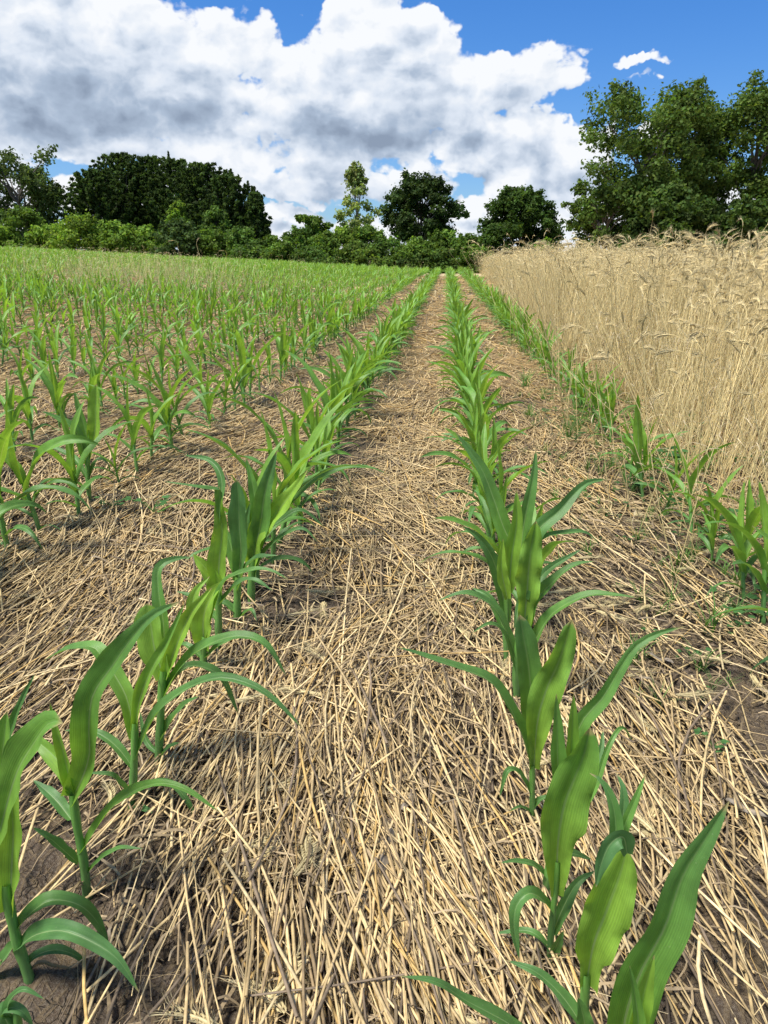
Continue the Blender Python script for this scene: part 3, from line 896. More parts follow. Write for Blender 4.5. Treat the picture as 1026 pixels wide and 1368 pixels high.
row_x = [0.17, -0.56, 0.90, -1.36]
x = -1.36
while x > -38:
    x -= 0.74; row_x.append(x)
spots = []
for ri, rx in enumerate(row_x):
    rs = random.Random(500 + ri)
    y = 0.3 + rs.random() * .1
    while y < 60.5:
        y += 0.140 + rs.gauss(0, 0.025) if ri < 3 else 0.155 + abs(rs.gauss(0, 0.05))
        if rx > 1 : continue
        xj = rx + rs.gauss(0, 0.02) + 0.02 * math.sin(y * 0.8 + ri)
        # inside the picture (with a margin)
        if xj < -0.62 * y - 1.0 or xj > 0.45 * y + .6: continue
        if rx in (-0.56,) and y < 2.12: continue
        if rx in (0.17,) and y < 1.86: continue
        if ri == 3 and 2.70 < y < 2.98: continue
        if ri == 2 and rs.random() < .02: continue
        if y < 1.3: continue
        if rs.random() < .05: continue
        if ((xj + .39 * y) / 2.6) ** 2 + ((y - 19) / 5) ** 2 < 1 and rs.random() < .4: continue
        spots.append((math.hypot(xj, y - 0.0), xj, y, ri))
spots.sort()
NIND = 300 - len(HEROES)
ROWLAB = {0: 'the row right of the path', 1: 'the row left of the path', 2: 'the row along the dry rye',
          3: 'the second row on the left', 4: 'the third row on the left', 5: 'the fourth row on the left'}


def row_label(ri, y):
    rl = ROWLAB.get(ri, 'the thin rows at the far left')
    dist = 'near' if y < 4 else ('middle' if y < 8 else 'far')
    kind = {'near': 'leafy corn plant in the near stretch of ', 'middle': 'young corn plant in the middle stretch of ', 'far': 'small looking young corn plant far up '}[dist]
    return kind + rl


first_used = set()
mrs = random.Random(9)
for (d, xs, ys, ri) in spots[:NIND]:
    k = mrs.randrange(PN)
    e_, stm, lvm = protos[k]
    if k not in first_used:
        first_used.add(k)
        COL.objects.link(e_)
        link('stalk', stm, e_)
        for lm in lvm:
            link('leaf', lm, e_)
        root = e_
    else:
        root = copy_tree(e_)
    root.location = (xs, ys, float(zt(xs, ys)) - 0.003)
    root.rotation_euler = (mrs.gauss(0, .10), mrs.gauss(0, .10), mrs.random() * 2 * PI)
    s = mrs.uniform(.76, 1.16) * (0.85 if ri > 3 else 1.0) * (.76 if ri == 2 else 1)
    if mrs.random() < .1: s *= .75
    root.scale = (s, s, s * mrs.uniform(.95, 1.1))
    tag(root, row_label(ri, ys), 'corn plant', 'young corn plants')

rest = spots[NIND:]
lodp = []
for k in range(10):
    for (n, m) in ((9, 3),):
        st, lv = corn_proto_arrays(300 + k, 1.0, n, m)
        g = Geo(); g.add(*st)
        for a in lv: g.add(*a)
        lodp.append(g.arr())
lodf = []
for k in range(8):
    st, lv = corn_proto_arrays(400 + k, 1.0, 5, 3)
    g = Geo()
    for a in lv[1:]: g.add(*a)
    lodf.append(g.arr())
ra = np.array([(s[1], s[2]) for s in rest])
rr_ = np.array([s[3] for s in rest])
which = np.where(ra[:, 1] < 16, rng.integers(0, 10, len(ra)), 10 + rng.integers(0, 8, len(ra)))
loc = np.column_stack([ra, zt(ra[:, 0], ra[:, 1])])
scl = rng.uniform(.8, 1.15, len(ra)) * np.where(rr_ > 3, .9, 1.0)
scl *= 1 + 0.35 * vnoise(ra[:, 0], ra[:, 1], .25, 5)
cm = np.ones((len(ra), 3)) * rng.uniform(.8, 1.3, (len(ra), 1)) * np.array([.98, .98, .9])
far_corn = instance_many(lodp + lodf, which, loc, rng.random(len(ra)) * 6.28, scl, rng.normal(0, .06, (len(ra), 2)), cm)
tag(link('corn_field', make_mesh('corn_field', far_corn, M_CORN)),
    'distant rows of young green corn running together up to the bushes', 'corn', kind='stuff')


# ------------------------------------------------------------------ straw mulch
def straw_colors(n, r):
    base = np.array([[.66, .495, .25], [.54, .395, .20], [.74, .58, .32], [.34, .245, .135], [.22, .165, .11], [.60, .40, .15]])
    c = base[r.choice(len(base), n, p=[.30, .24, .16, .14, .10, .06])]
    return c * r.uniform(.65, 1.15, (n, 1))


def make_straw(n, y0, y1, wl, seed, Rr=5, K=4, rmul=1.0, lmul=1.0, zl=0.0, mess=None):
    r = np.random.default_rng(seed)
    # uniform over the visible trapezium
    y = np.sqrt(r.uniform(y0 ** 2, y1 ** 2, n * 3))
    x = r.uniform(-0.62, 0.46, n * 3) * y + r.uniform(-.35, .35, n * 3)
    ok = (x < 2.4)
    dens = 0.60 + 1.15 * vnoise(x, y, 2.2, 31) + 1.5 * vnoise(x, y, 6.0, 32)
    for rx in (-.56, .17):
        dens -= .40 * np.exp(-((x - rx) / .07) ** 2)
    dens += .25 * np.exp(-((x + .20) / .2) ** 2)
    dens -= .35 * sstep(.3, .7, x) * (1 - sstep(2.5, 5, y))
    dens += .2 * sstep(3, 8, y) + .06
    ok &= r.random(n * 3) < dens
    x, y = x[ok][:n], y[ok][:n]
    n = len(x)
    ang = r.normal(0, R(11), n) + 0.9 * vnoise(x, y, 1.6, 33) + .25 * np.clip(-x - .3, 0, 1) * 0
    pm = 0.06 + .45 * sstep(1.3, 2.0, y) * (1 - .5 * sstep(5, 9, y)) * np.exp(-((x + .15) / .55) ** 2) + .35 * sstep(.45, .9, x)
    rnd = r.random(n) < (.45 if mess else pm)
    ang = np.where(rnd, r.uniform(-PI / 2, PI / 2, n), ang)
    L = r.gamma(6, .085, n).clip(.16, 1.0) * lmul
    L = np.where(rnd, L * .75, L)
    rad = r.uniform(.0010, .0029, n) * rmul
    t = np.linspace(-.5, .5, Rr)
    dirx, diry = np.sin(ang), np.cos(ang)
    bow = r.normal(0, .05, n) * L
    kink = np.where(r.random(n) < .18, r.normal(0, .35, n), 0)
    X = x[:, None] + L[:, None] * t * dirx[:, None] + (bow[:, None] * (1 - 4 * t ** 2) + kink[:, None] * L[:, None] * np.abs(t)) * diry[:, None]
    Yy = y[:, None] + L[:, None] * t * diry[:, None] - (bow[:, None] * (1 - 4 * t ** 2) + kink[:, None] * L[:, None] * np.abs(t)) * dirx[:, None]
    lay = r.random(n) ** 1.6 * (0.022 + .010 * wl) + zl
    tilt = r.normal(0, .03, n)
    tilt = np.where(r.random(n) < .03, r.normal(0, .18, n), tilt)
    bumps = soil_h(x, y)
    Z = zt(X, Yy) + np.maximum(bumps, -.004)[:, None] * .8 + .005 + lay[:, None] + L[:, None] * t * tilt[:, None] + r.normal(0, .0015, (n, Rr))
    Z = np.maximum(Z, zt(X, Yy) + soil_h(X, Yy) + rad[:, None])
    C = straw_colors(n, r)
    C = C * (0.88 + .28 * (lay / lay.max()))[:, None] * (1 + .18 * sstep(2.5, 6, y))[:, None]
    C = np.repeat(C[:, None], Rr, 1) * r.uniform(.88, 1.1, (n, Rr, 1))
    rr = rad[:, None] * np.ones(Rr)
    return tubes(np.stack([X, Yy, Z], -1), rr, K, C, flat=.55)


S_ = Geo()
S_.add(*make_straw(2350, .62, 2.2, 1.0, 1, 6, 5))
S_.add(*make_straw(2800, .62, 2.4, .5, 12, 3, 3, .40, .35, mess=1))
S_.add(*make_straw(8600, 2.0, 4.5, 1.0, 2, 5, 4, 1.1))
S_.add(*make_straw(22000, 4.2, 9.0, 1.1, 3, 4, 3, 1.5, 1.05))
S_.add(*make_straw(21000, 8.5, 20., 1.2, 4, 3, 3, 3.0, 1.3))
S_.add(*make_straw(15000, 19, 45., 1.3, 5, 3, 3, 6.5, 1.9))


def flat_shreds(n, y0, y1, seed, wmul=1.0):
    """torn dry leaf blades and chaff: little curled strips"""
    r = np.random.default_rng(seed)
    y = np.sqrt(r.uniform(y0 ** 2, y1 ** 2, n)); x = r.uniform(-.6, .46, n) * y
    Rr = 5
    L = r.uniform(.03, .16, n); a = r.uniform(0, PI, n)
    t = np.linspace(0, 1, Rr)
    curl = r.normal(0, 1.2, n)
    th = a[:, None] + curl[:, None] * t
    X = x[:, None] + np.cumsum(np.cos(th) * (L / Rr)[:, None], 1)
    Y_ = y[:, None] + np.cumsum(np.sin(th) * (L / Rr)[:, None], 1)
    Z = zt(X, Y_) + soil_h(X, Y_) + .006 + r.random((n, 1)) * .03 + .01 * np.sin(t * 4)[None] * r.random((n, 1))
    S = np.stack([-np.sin(th) , np.cos(th), r.normal(0, .6, (n, 1)) * np.ones(Rr)], -1)
    hw = (r.uniform(.0012, .0048, n) * wmul)[:, None] * np.array([.6, 1, 1, .8, .2])
    c = np.array([.42, .32, .19]) * r.uniform(.4, 1.2, (n, 1)) * np.array([1, .98, .95])
    return ribbons(np.stack([X, Y_, Z], -1), nrm(S), hw, c)


S_.add(*flat_shreds(2600, .6, 2.6, 61, .55))
S_.add(*flat_shreds(2500, 2.5, 7, 62, 1.0))


def ear_arrays(rs, L=.09, lod=0, bend=.5):
    """a rye ear along +z from the origin: overlapping spikelets and long awns"""
    g = Geo()
    n = 14 if lod == 0 else 6
    def axis_pt(t):
        a = bend * t
        return np.array([L * t * math.sin(a * .6), 0, L * t * math.cos(a * .6)])
    pts = np.array([axis_pt(t) for t in np.linspace(0, 1, 7)])
    rad = np.array([.0022, .0046, .0055, .0053, .0046, .0034, .0012]) * (.8 if lod == 0 else .85)
    g.add(*tubes(pts[None], rad[None], 6 if lod == 0 else 4, np.array([.92, .76, .40]), flat=.62))
    P = []; C = []
    for i in range(n * (3 if lod == 0 else 2)):
        t = (i + .5) / (n * (3 if lod == 0 else 2))
        p = axis_pt(t); s = 1 if i % 2 else -1
        q = p + np.array([s * .003, rs.uniform(-.002, .002), 0])
        d = nrm(np.array([s * rs.uniform(.15, .45) + bend * t * .6, rs.uniform(-.25, .25), 1.0]))
        al = rs.uniform(.025, .045)
        P.append([q, q + d * al * .5, q + d * al + np.array([s * .004, 0, -.002])]); C.append(np.array([.90, .76, .44]) * rs.uniform(.8, 1.1))
    P = np.array(P)
    g.add(*tubes(P, np.tile(np.array([.0007, .0004, .00015]) * (1 if lod == 0 else 1.3), (len(P), 1)), 3, np.array(C)))
    if lod == 0:
        P = []; C = []
        for i in range(22):
            t = (i + .5) / 22; p = axis_pt(t); s = 1 if i % 2 else -1
            d = nrm(np.array([s * .35, 0, 1.0])); k = L / .09
            P.append([p + np.array([s * .002, 0, 0]), p + np.array([s * .0045, 0, .004 * k]), p + np.array([s * .005, 0, .009 * k]), p + np.array([s * .004, 0, .015 * k])]); C.append(np.array([.90, .735, .38]) * rs.uniform(.75, 1.15))
        g.add(*tubes(np.array(P), np.tile(np.array([.0008, .0022, .002, .0003]), (len(P), 1)), 4, np.array(C)))
    return g.arr()


# fallen ears lying in the straw
fe = [ear_arrays(random.Random(900 + i), .075) for i in range(5)]
nE = 170
yy = np.sqrt(rng.uniform(.62 ** 2, 3.2 ** 2, nE)); xx = rng.uniform(-.6, .45, nE) * yy
for i in range(nE):
    v, q, c, u = fe[i % 5]
    a = rng.uniform(0, 2 * PI)
    V = v[:, [2, 0, 1]]            # lay it down
    V = np.stack([V[:, 0] * math.cos(a) - V[:, 1] * math.sin(a), V[:, 0] * math.sin(a) + V[:, 1] * math.cos(a), V[:, 2] + V[:, 0] * rng.normal(0, .1)], -1)
    z = float(zt(xx[i], yy[i]) + soil_h(xx[i], yy[i])) + .02 + rng.random() * .012
    S_.add(V + np.array([xx[i], yy[i], z]), q, c * rng.uniform(.45, .72), u)
tag(link('straw', make_mesh('straw', S_, M_STRAW)), 'crushed tan rye straw lying as mulch between the corn rows', 'straw', kind='stuff')


# crumbs and small clods of earth in the gaps
nC = 13000
cy = np.sqrt(rng.uniform(.6 ** 2, 3.6 ** 2, nC)); cx = rng.uniform(-.62, .46, nC) * cy
cp = []
for k in range(5):
    rk = np.random.default_rng(800 + k); n_c, m_c = 5, 7
    th = np.linspace(.05, PI - .05, n_c)[:, None]; ph = (np.arange(m_c + 1) / m_c * 2 * PI)[None]
    kk = rk.uniform(.65, 1.25, (n_c, m_c + 1)); kk[:, -1] = kk[:, 0]
    d3 = np.stack([np.sin(th) * np.cos(ph), np.sin(th) * np.sin(ph), .7 * np.cos(th) * np.ones_like(ph)], -1) * kk[..., None]
    ii = np.arange(n_c * (m_c + 1)).reshape(n_c, m_c + 1)
    qq = np.stack([ii[:-1, :-1], ii[1:, :-1], ii[1:, 1:], ii[:-1, 1:]], -1).reshape(-1, 4)
    cp.append(Geo().add(d3.reshape(-1, 3), qq, np.ones(3)).arr())
csz = rng.gamma(2.0, .0021, nC).clip(.0012, .012)
gc = instance_many(cp, rng.integers(0, 5, nC), np.column_stack([cx, cy, zt(cx, cy) + soil_h(cx, cy) + csz * .3]), rng.random(nC) * 6.28, csz, None, np.ones((nC, 3)) * rng.uniform(.55, 1.9, (nC, 1)))
tag(link('soil_crumbs', make_mesh('soil_crumbs', gc, M_SOIL, False)), 'loose brown crumbs of earth scattered in the gaps of the mulch', 'soil', kind='stuff')

# ------------------------------------------------------------------ standing rye on the right
def rye_parts(seed, lod=0):
    rs = random.Random(seed)
    H = rs.uniform(1.0, 1.2)
    n = 9 if lod == 0 else 5
    t = np.linspace(0, 1, n)
    cx, cy = rs.gauss(0, .10), rs.gauss(0, .06)
    pts = np.stack([cx * t ** 2 * H, cy * t ** 2 * H, H * (t - .03 * t ** 3)], -1)
    c = np.array([.92, .755, .38]) * rs.uniform(.8, 1.1)
    cc = np.repeat(c[None], n, 0) * (0.9 + .10 * np.minimum(t * 2.2, 1))[:, None]
    rad = (np.interp(t, [0, 1], [.0026, .0015]) * (1 if lod == 0 else 1.3))
    # bending neck that carries the ear
    d = rs.random() * 2 * PI
    nk = [pts[-1]]
    ba = rs.uniform(.1, 1.7)
    m = 4 if lod == 0 else 3
    for j in range(m):
        a = ba * (j + 1) / m
        nk.append(nk[-1] + .09 / m * np.array([math.cos(d) * math.sin(a), math.sin(d) * math.sin(a), math.cos(a)]))
    full = np.vstack([pts, nk[1:]])
    rr = np.concatenate([rad, np.full(m, rad[-1] * .9)])
    cf = np.vstack([cc, np.repeat(cc[-1:], m, 0)])
    stem = tubes(full[None], rr[None], 5 if lod == 0 else 3, cf[None])
    v, q, c2, u = ear_arrays(rs, rs.uniform(.062, .088), lod, rs.uniform(.2, .9))
    a = ba + .15
    # rotate +z to the neck's heading
    ca, sa = math.cos(a), math.sin(a)
    V = np.stack([v[:, 0] * ca + v[:, 2] * sa, v[:, 1], -v[:, 0] * sa + v[:, 2] * ca], -1)
    V = np.stack([V[:, 0] * math.cos(d) - V[:, 1] * math.sin(d), V[:, 0] * math.sin(d) + V[:, 1] * math.cos(d), V[:, 2]], -1) + nk[-1]
    ear = (V, q, c2 * rs.uniform(.85, 1.1), u)
    leaves = []
    for k in range(2 if lod == 0 else 1):
        z0 = rs.uniform(.25, .7) * H
        i = np.interp(z0, pts[:, 2], np.arange(n))
        p0 = np.array([np.interp(z0, pts[:, 2], pts[:, 0]), np.interp(z0, pts[:, 2], pts[:, 1]), z0])
        dd = rs.random() * 2 * PI
        L = rs.uniform(.08, .18)
        m2 = 6 if lod == 0 else 4
        P = [p0]; el_ = rs.uniform(.6, 1.2)
        for j in range(m2 - 1):
            el_ -= rs.uniform(.3, .75) * 5 / m2
            P.append(P[-1] + L / (m2 - 1) * np.array([math.cos(dd) * math.cos(el_), math.sin(dd) * math.cos(el_), math.sin(el_)]))
            dd += rs.gauss(0, .3)
        P = np.array(P)
        S = nrm(np.cross(np.gradient(P, axis=0), np.array([0, 0, 1.0])))
        hw = np.interp(np.linspace(0, 1, m2), [0, .4, 1], [.0014, .0022, .0004]) * (1 if lod == 0 else 1.3)
        leaves.append(ribbons(P[None], S[None], hw[None], np.array([[.64, .53, .34]]) * rs.uniform(.7, 1.1)))
    return stem, ear, leaves


def rye_edge(y):
    return 1.10 + .07 * math.sin(y * 1.3) + .022 * y


rys = random.Random(77)
cand = []
def add_rye(n, y0, y1, xin, power=1.0):
    for _ in range(n):
        y = math.sqrt(rys.uniform(y0 * y0, y1 * y1)) if power == 2 else rys.uniform(y0, y1)
        x = rye_edge(y) + rys.random() ** 1.3 * xin
        if x > .46 * y + 1.2: continue
        cand.append((math.hypot(x, y), x, y))
add_rye(2300, 1.9, 6, 1.8)
add_rye(3000, 6, 14, 2.6)
add_rye(5200, 14, 34, 4.5, 2)
add_rye(3600, 30, 60, 7, 2)
add_rye(2500, 8, 60, 22, 2)
# stragglers between the last corn row and the stand
for _ in range(300):
    y = rys.uniform(2.2, 20); cand.append((math.hypot(1.2, y), rye_edge(y) - rys.random() ** 1.4 * .5, y))
cand.sort()
# those actually inside the picture come first
vis = [c for c in cand if c[1] < .44 * c[2] + .05]
hid = [c for c in cand if c[1] >= .44 * c[2] + .05]
RP = []
for k in range(12):
    s_, e2, l2 = rye_parts(40 + k, 0)
    r0 = bpy.data.objects.new('rye_stalk', None)
    RP.append((r0, make_mesh('stem', Geo().add(*s_), M_RYE), make_mesh('ear', Geo().add(*e2), M_RYE), [make_mesh('leaf', Geo().add(*a), M_RYE) for a in l2]))
used = set()


def lean_for(x, y, r):
    inward = 0.22 + .10 * math.sin(y * .9)
    lx = r.gauss(inward, .13)
    if x < rye_edge(y) + .06: lx = r.gauss(-.05, .3)
    return lx, r.gauss(.02, .13)


def rye_h(y):
    return 0.665 + .215 * float(sstep(2.5, 7, y)) + .08 * float(sstep(7, 25, y))


for (d, x, y) in vis[:300]:
    k = rys.randrange(12)
    r0, sm, em, lms = RP[k]
    if k not in used:
        used.add(k); COL.objects.link(r0)
        link('stem', sm, r0); link('ear', em, r0)
        for lm in lms: link('leaf', lm, r0)
        root = r0
    else:
        root = copy_tree(r0)
    lx, ly = lean_for(x, y, rys)
    root.location = (x, y, float(zt(x, y)) - .005)
    root.rotation_euler = mathutils.Euler((-ly, lx, 0)).to_matrix().to_4x4().to_euler()
    root.rotation_euler.rotate_axis('Z', rys.random() * 6.28)
    s = rye_h(y) * rys.uniform(.88, 1.08)
    root.scale = (s, s, s)
    inner = x > rye_edge(y) + .25
    edge = x < rye_edge(y)
    lab = ('loose dry rye stalk leaning over the last corn row at the right' if edge else
           ('dry rye stalk standing inside the thick stand near the right edge' if inner else 'dry rye stalk with bearded ear in the front face of the standing rye'))
    tag(root, lab, 'rye stalk', 'standing dry rye stalks')
rest = vis[300:] + hid
RL = []
for k in range(14):
    s_, e2, l2 = rye_parts(140 + k, 0 if k < 6 else 1)
    g = Geo(); g.add(*s_); g.add(*e2)
    for a in l2: g.add(*a)
    RL.append(g.arr())
ra = np.array([(c[1], c[2]) for c in rest])
which = np.where(ra[:, 1] < 5.5, rng.integers(0, 6, len(ra)), 6 + rng.integers(0, 8, len(ra)))
leans = np.array([lean_for(x, y, rys) for x, y in ra])
scl = np.array([rye_h(y) for _, y in ra]) * np.clip(rng.normal(.96, .08, len(ra)), .7, 1.2) * (1 + .22 * vnoise(ra[:, 0], ra[:, 1], .6, 9))
cm = np.ones((len(ra), 3)) * rng.uniform(.72, 1.1, (len(ra), 1))
gr = instance_many(RL, which, np.column_stack([ra, zt(ra[:, 0], ra[:, 1])]), rng.random(len(ra)) * 6.28, scl, leans, cm)
# far stalks are widened by simple extra blades so that the stand stays closed
nF = 4500
fy = np.sqrt(rng.uniform(9 ** 2, 60 ** 2, nF)); fx = 1.3 + .025 * fy + rng.random(nF) ** 1.5 * 6
hh = 1.05 * rng.uniform(.75, 1.05, nF)
t = np.linspace(0, 1, 4)
lx = rng.normal(.16, .14, nF); ly = rng.normal(0, .1, nF)
P = np.stack([fx[:, None] + hh[:, None] * t * lx[:, None] * t, fy[:, None] + hh[:, None] * t * ly[:, None], zt(fx, fy)[:, None] + hh[:, None] * t], -1)
C = np.array([.92, .755, .38]) * rng.uniform(.7, 1.1, (nF, 1))
gr.add(*tubes(P, (fy / 60 * .016 + .0012)[:, None] * np.array([1, 1, .8, .3]), 3, C))
tag(link('rye_stand', make_mesh('rye_stand', gr, M_RYE)), 'dense stand of pale ripe rye filling the right side of the field', 'rye', kind='stuff')

# ------------------------------------------------------------------ weeds
def weed_mesh(seed, kind):
    rs = random.Random(seed)
    g = Geo()
    if kind == 'grass':
        for i in range(16):
            a = rs.random() * 6.28; L = rs.uniform(.06, .16); el_ = rs.uniform(.9, 1.45); P = [np.array([rs.gauss(0, .008), rs.gauss(0, .008), 0])]
            for j in range(5):
                P.append(P[-1] + L / 5 * np.array([math.cos(a) * math.cos(el_), math.sin(a) * math.cos(el_), math.sin(el_)])); el_ -= .18
            P = np.array(P); S = nrm(np.cross(np.gradient(P, axis=0), np.array([0, 0, 1.])))
            g.add(*ribbons(P[None], S[None], np.array([[.0015, .0022, .002, .0016, .001, .0003]]), np.array([[.12, .24, .06]]) * rs.uniform(.7, 1.2)))
    else:
        for i in range(7):
            a = rs.random() * 6.28; L = rs.uniform(.03, .07)
            st = np.array([0, 0, rs.uniform(.005, .03)]); tip = st + np.array([math.cos(a) * L, math.sin(a) * L, rs.uniform(.01, .04)])
            mid = (st + tip) / 2 + np.array([0, 0, .01])
            g.add(*tubes(np.array([[st, mid, tip]]), np.array([[.0012, .001, .0008]]), 4, np.array([.10, .20, .06])))
            for k in range(3):
                b = a + (k - 1) * .9; L2 = rs.uniform(.014, .026)
                P = np.array([tip, tip + L2 * .5 * np.array([math.cos(b), math.sin(b), .3]), tip + L2 * np.array([math.cos(b), math.sin(b), .1])])
                S = np.tile(nrm(np.array([-math.sin(b), math.cos(b), 0.1])), (3, 1))
                g.add(*ribbons(catmull(P, 5)[None], np.tile(S[:1], (5, 1))[None], np.array([[.001, .006, .008, .006, .001]]), np.array([[.07, .17, .05]]) * rs.uniform(.7, 1.2)))
    return g


WM = {('grass', i): make_mesh('tuft', weed_mesh(700 + i, 'grass'), M_WEED) for i in range(4)}
WM.update({('herb', i): make_mesh('seedling', weed_mesh(720 + i, 'herb'), M_WEED) for i in range(4)})
wl = [((205, 700), 'herb', 'low leafy weed seedling in the straw beside the left corn row', 1.3), ((150, 692), 'herb', 'tiny faint weed seedling in the straw, left of a larger one', .9),
      ((870, 640), 'herb', 'feathery green weed under the last corn row by the rye', 2.6), ((905, 590), 'herb', 'dark green herb in the shade at the foot of the rye', 1.8),
      ((850, 660), 'grass', 'thin grass tuft in the litter left of the feathery weed', 1.2), ((800, 640), 'grass', 'sparse grass tuft between the right corn row and the rye', 1.0),
      ((945, 850), 'grass', 'grass tuft below the corn at the right edge', 1.0), ((905, 760), 'grass', 'short grass sprig in bare litter right of the long corn leaf', .8),
      ((985, 735), 'herb', 'low weed at the foot of the corn at the right edge', 1.6), ((925, 700), 'herb', 'green herb between two corn plants of the last row', 1.5),
      ((845, 880), 'grass', 'single small grass sprig on bare soil by the tip of the long leaf', .5), ((950, 1010), 'herb', 'tiny herb on the bare soil at the right', .5),
      ((760, 590), 'grass', 'grass tuft at the rye edge in the middle distance', 1.2), ((700, 520), 'grass', 'grass tuft at the foot of the far rye', 1.4)]
wrs = random.Random(4)
for (px, py), kd, lab, s in wl:
    d = pixel_point(px, py, 1.0)[0] - np.array([0, 0, CAM_H]); Y = -CAM_H / d[2]
    p, _ = pixel_point(px, py, Y)
    o = link('weed', WM[(kd, wrs.randrange(4))], loc=(p[0], p[1], float(zt(p[0], p[1])) + .012), rz=wrs.random() * 6)
    o.scale = (s, s, s)
    tag(o, lab, 'weed', 'weeds in the litter')
# low green growth that nobody could count, along the rye edge
n_ = 450
wy = wrs_y = rng.uniform(1.6, 30, n_); wx = 1.15 + rng.normal(0, .28, n_)
wp = [weed_mesh(740 + i, 'grass' if i % 2 else 'herb').arr() for i in range(6)]
gw = instance_many(wp, rng.integers(0, 6, n_), np.column_stack([wx, wy, zt(wx, wy) + .008]), rng.random(n_) * 6.28, rng.uniform(.5, 1.3, n_))
# patches in the left field
n2_ = 2600
wy = rng.uniform(10, 58, n2_); wx = -rng.uniform(.1, .6, n2_) * wy - .5
ok = (vnoise(wx, wy, .22, 41) > .08) | (np.hypot((wx + 6.3) / 3.0, (wy - 18) / 4.5) < 1)
wx, wy = wx[ok], wy[ok]
gw2 = instance_many(wp, rng.integers(0, 6, len(wx)), np.column_stack([wx, wy, zt(wx, wy)]), rng.random(len(wx)) * 6.28, rng.uniform(1.2, 2.6, len(wx)) )
gw.add(*gw2.arr())
n3_ = 240
wy = rng.uniform(1.5, 6, n3_); wx = rng.normal(.72, .24, n3_) + .03 * wy
gw.add(*instance_many(wp, rng.choice([1, 3, 5, 0], n3_), np.column_stack([wx, wy, zt(wx, wy) + .006]), rng.random(n3_) * 6.28, rng.uniform(.3, .8, n3_)).arr())
tag(link('weed_cover', make_mesh('weed_cover', gw, M_WEED)), 'low green weeds and grass scattered between the rows', 'weeds', kind='stuff')

# dry weed and rye patch in the left field
nD = 1300
dy_ = rng.normal(19, 3.4, nD); dx_ = -.39 * dy_ + rng.normal(0, 1.7, nD)
nD2 = 260
dy2 = rng.uniform(9, 58, nD2); dx2 = -rng.uniform(.0, .58, nD2) * dy2 - 1.0
dd = np.column_stack([np.concatenate([dx_, dx2]), np.concatenate([dy_, dy2])])
dd = np.column_stack([dd, zt(dd[:, 0], dd[:, 1])])
sc_ = np.concatenate([rng.uniform(.35, .72, nD), rng.uniform(.4, .75, nD2)])
gd = instance_many(RL[6:], rng.integers(0, 8, len(dd)), dd, rng.random(len(dd)) * 6.28, sc_, rng.normal(0, .25, (len(dd), 2)), np.tile(np.array([.95, 1, 1.05]), (len(dd), 1)))
tag(link('dry_grass_patch', make_mesh('dry_grass_patch', gd, M_RYE)), 'pale dry grass and volunteer rye scattered through the left field', 'dry grass', kind='stuff')
# the few tall stalks that stand above the crop on the left
tall = [(195, 330, 22, 1.0), (238, 318, 24, 1.05), (268, 325, 21, .95), (150, 335, 26, 1.0), (300, 340, 20, .9), (222, 335, 19, .9)]
tl = ['leftmost tall rye stalk above the corn', 'tall rye stalk with upright ear before the dark bush', 'tall rye stalk with nodding ear in the left field',
      'slender rye stalk at the far left above the corn', 'short rye stalk right of the others in the left field', 'rye stalk in the weedy patch between two taller ones']
for (px, py, Y, s), lb in zip(tall, tl):
    p, _ = pixel_point(px, py, Y)
    r0 = RP[wrs.randrange(12)][0]
    o = copy_tree(r0); z = float(zt(p[0], Y)); o.location = (p[0], Y, z)
    hz = (p[2] - z) / 1.1
    o.scale = (1.8, 1.8, max(hz, .7)); o.rotation_euler = (wrs.gauss(0, .08), wrs.gauss(0, .08), wrs.random() * 6)
    tag(o, lb, 'rye stalk', 'volunteer rye stalks in the left field')

# ------------------------------------------------------------------ dead husks and cob bits on the path
def husk(px, py, L, wd, ang, label, seed):
    rs = random.Random(seed)
    d = pixel_point(px, py, 1.0)[0] - np.array([0, 0, CAM_H]); Y = -CAM_H / d[2]
    p, _ = pixel_point(px, py, Y)
    n, m = 12, 7
    t = np.linspace(0, 1, n); c = np.linspace(-1, 1, m)
    W_ = wd * np.sin(np.clip(t * .9 + .08, 0, 1) * PI) ** .6 * (1 + .15 * np.sin(t * 9))
    X = c[None] * W_[:, None]; Yl = (t - .5)[:, None] * L + 0 * X
    Z = .012 + .6 * W_[:, None] * (1 - c[None] ** 2) + .004 * np.sin(9 * t)[:, None]
    V = np.stack([X * math.cos(ang) - Yl * math.sin(ang), X * math.sin(ang) + Yl * math.cos(ang), Z], -1)
    idx = np.arange(n * m).reshape(n, m)
    q = np.stack([idx[:-1, :-1], idx[:-1, 1:], idx[1:, 1:], idx[1:, :-1]], -1).reshape(-1, 4)
    col = np.array([.27, .225, .17]) * (0.8 + .35 * np.sin(c * 14))[None, :, None] * np.ones((n, m, 3))
    o = link('corn_husk', make_mesh('corn_husk', Geo().add(V.reshape(-1, 3), q, col.reshape(-1, 3)), M_STRAW), loc=(p[0], p[1], float(zt(p[0], p[1])) + .01))
    tag(o, label, 'husk', 'old husks in the straw')


husk(437, 1110, .07, .010, .05, 'weathered grey husk piece lying upright among the straws left of the path centre', 1)
husk(516, 1150, .10, .011, -.1, 'longest weathered grey husk in the middle of the near path', 2)
husk(408, 1000, .05, .008, .5, 'small brown husk scrap in the straw near the left row', 3)
husk(1000, 1095, .09, .010, 1.0, 'curled brown husk on bare soil at the right edge', 4)
husk(545, 1085, .05, .007, -.4, 'narrow husk scrap just right of the path centre', 5)
husk(880, 890, .07, .008, .9, 'brown husk piece on the soil below the long leaf at right', 6)


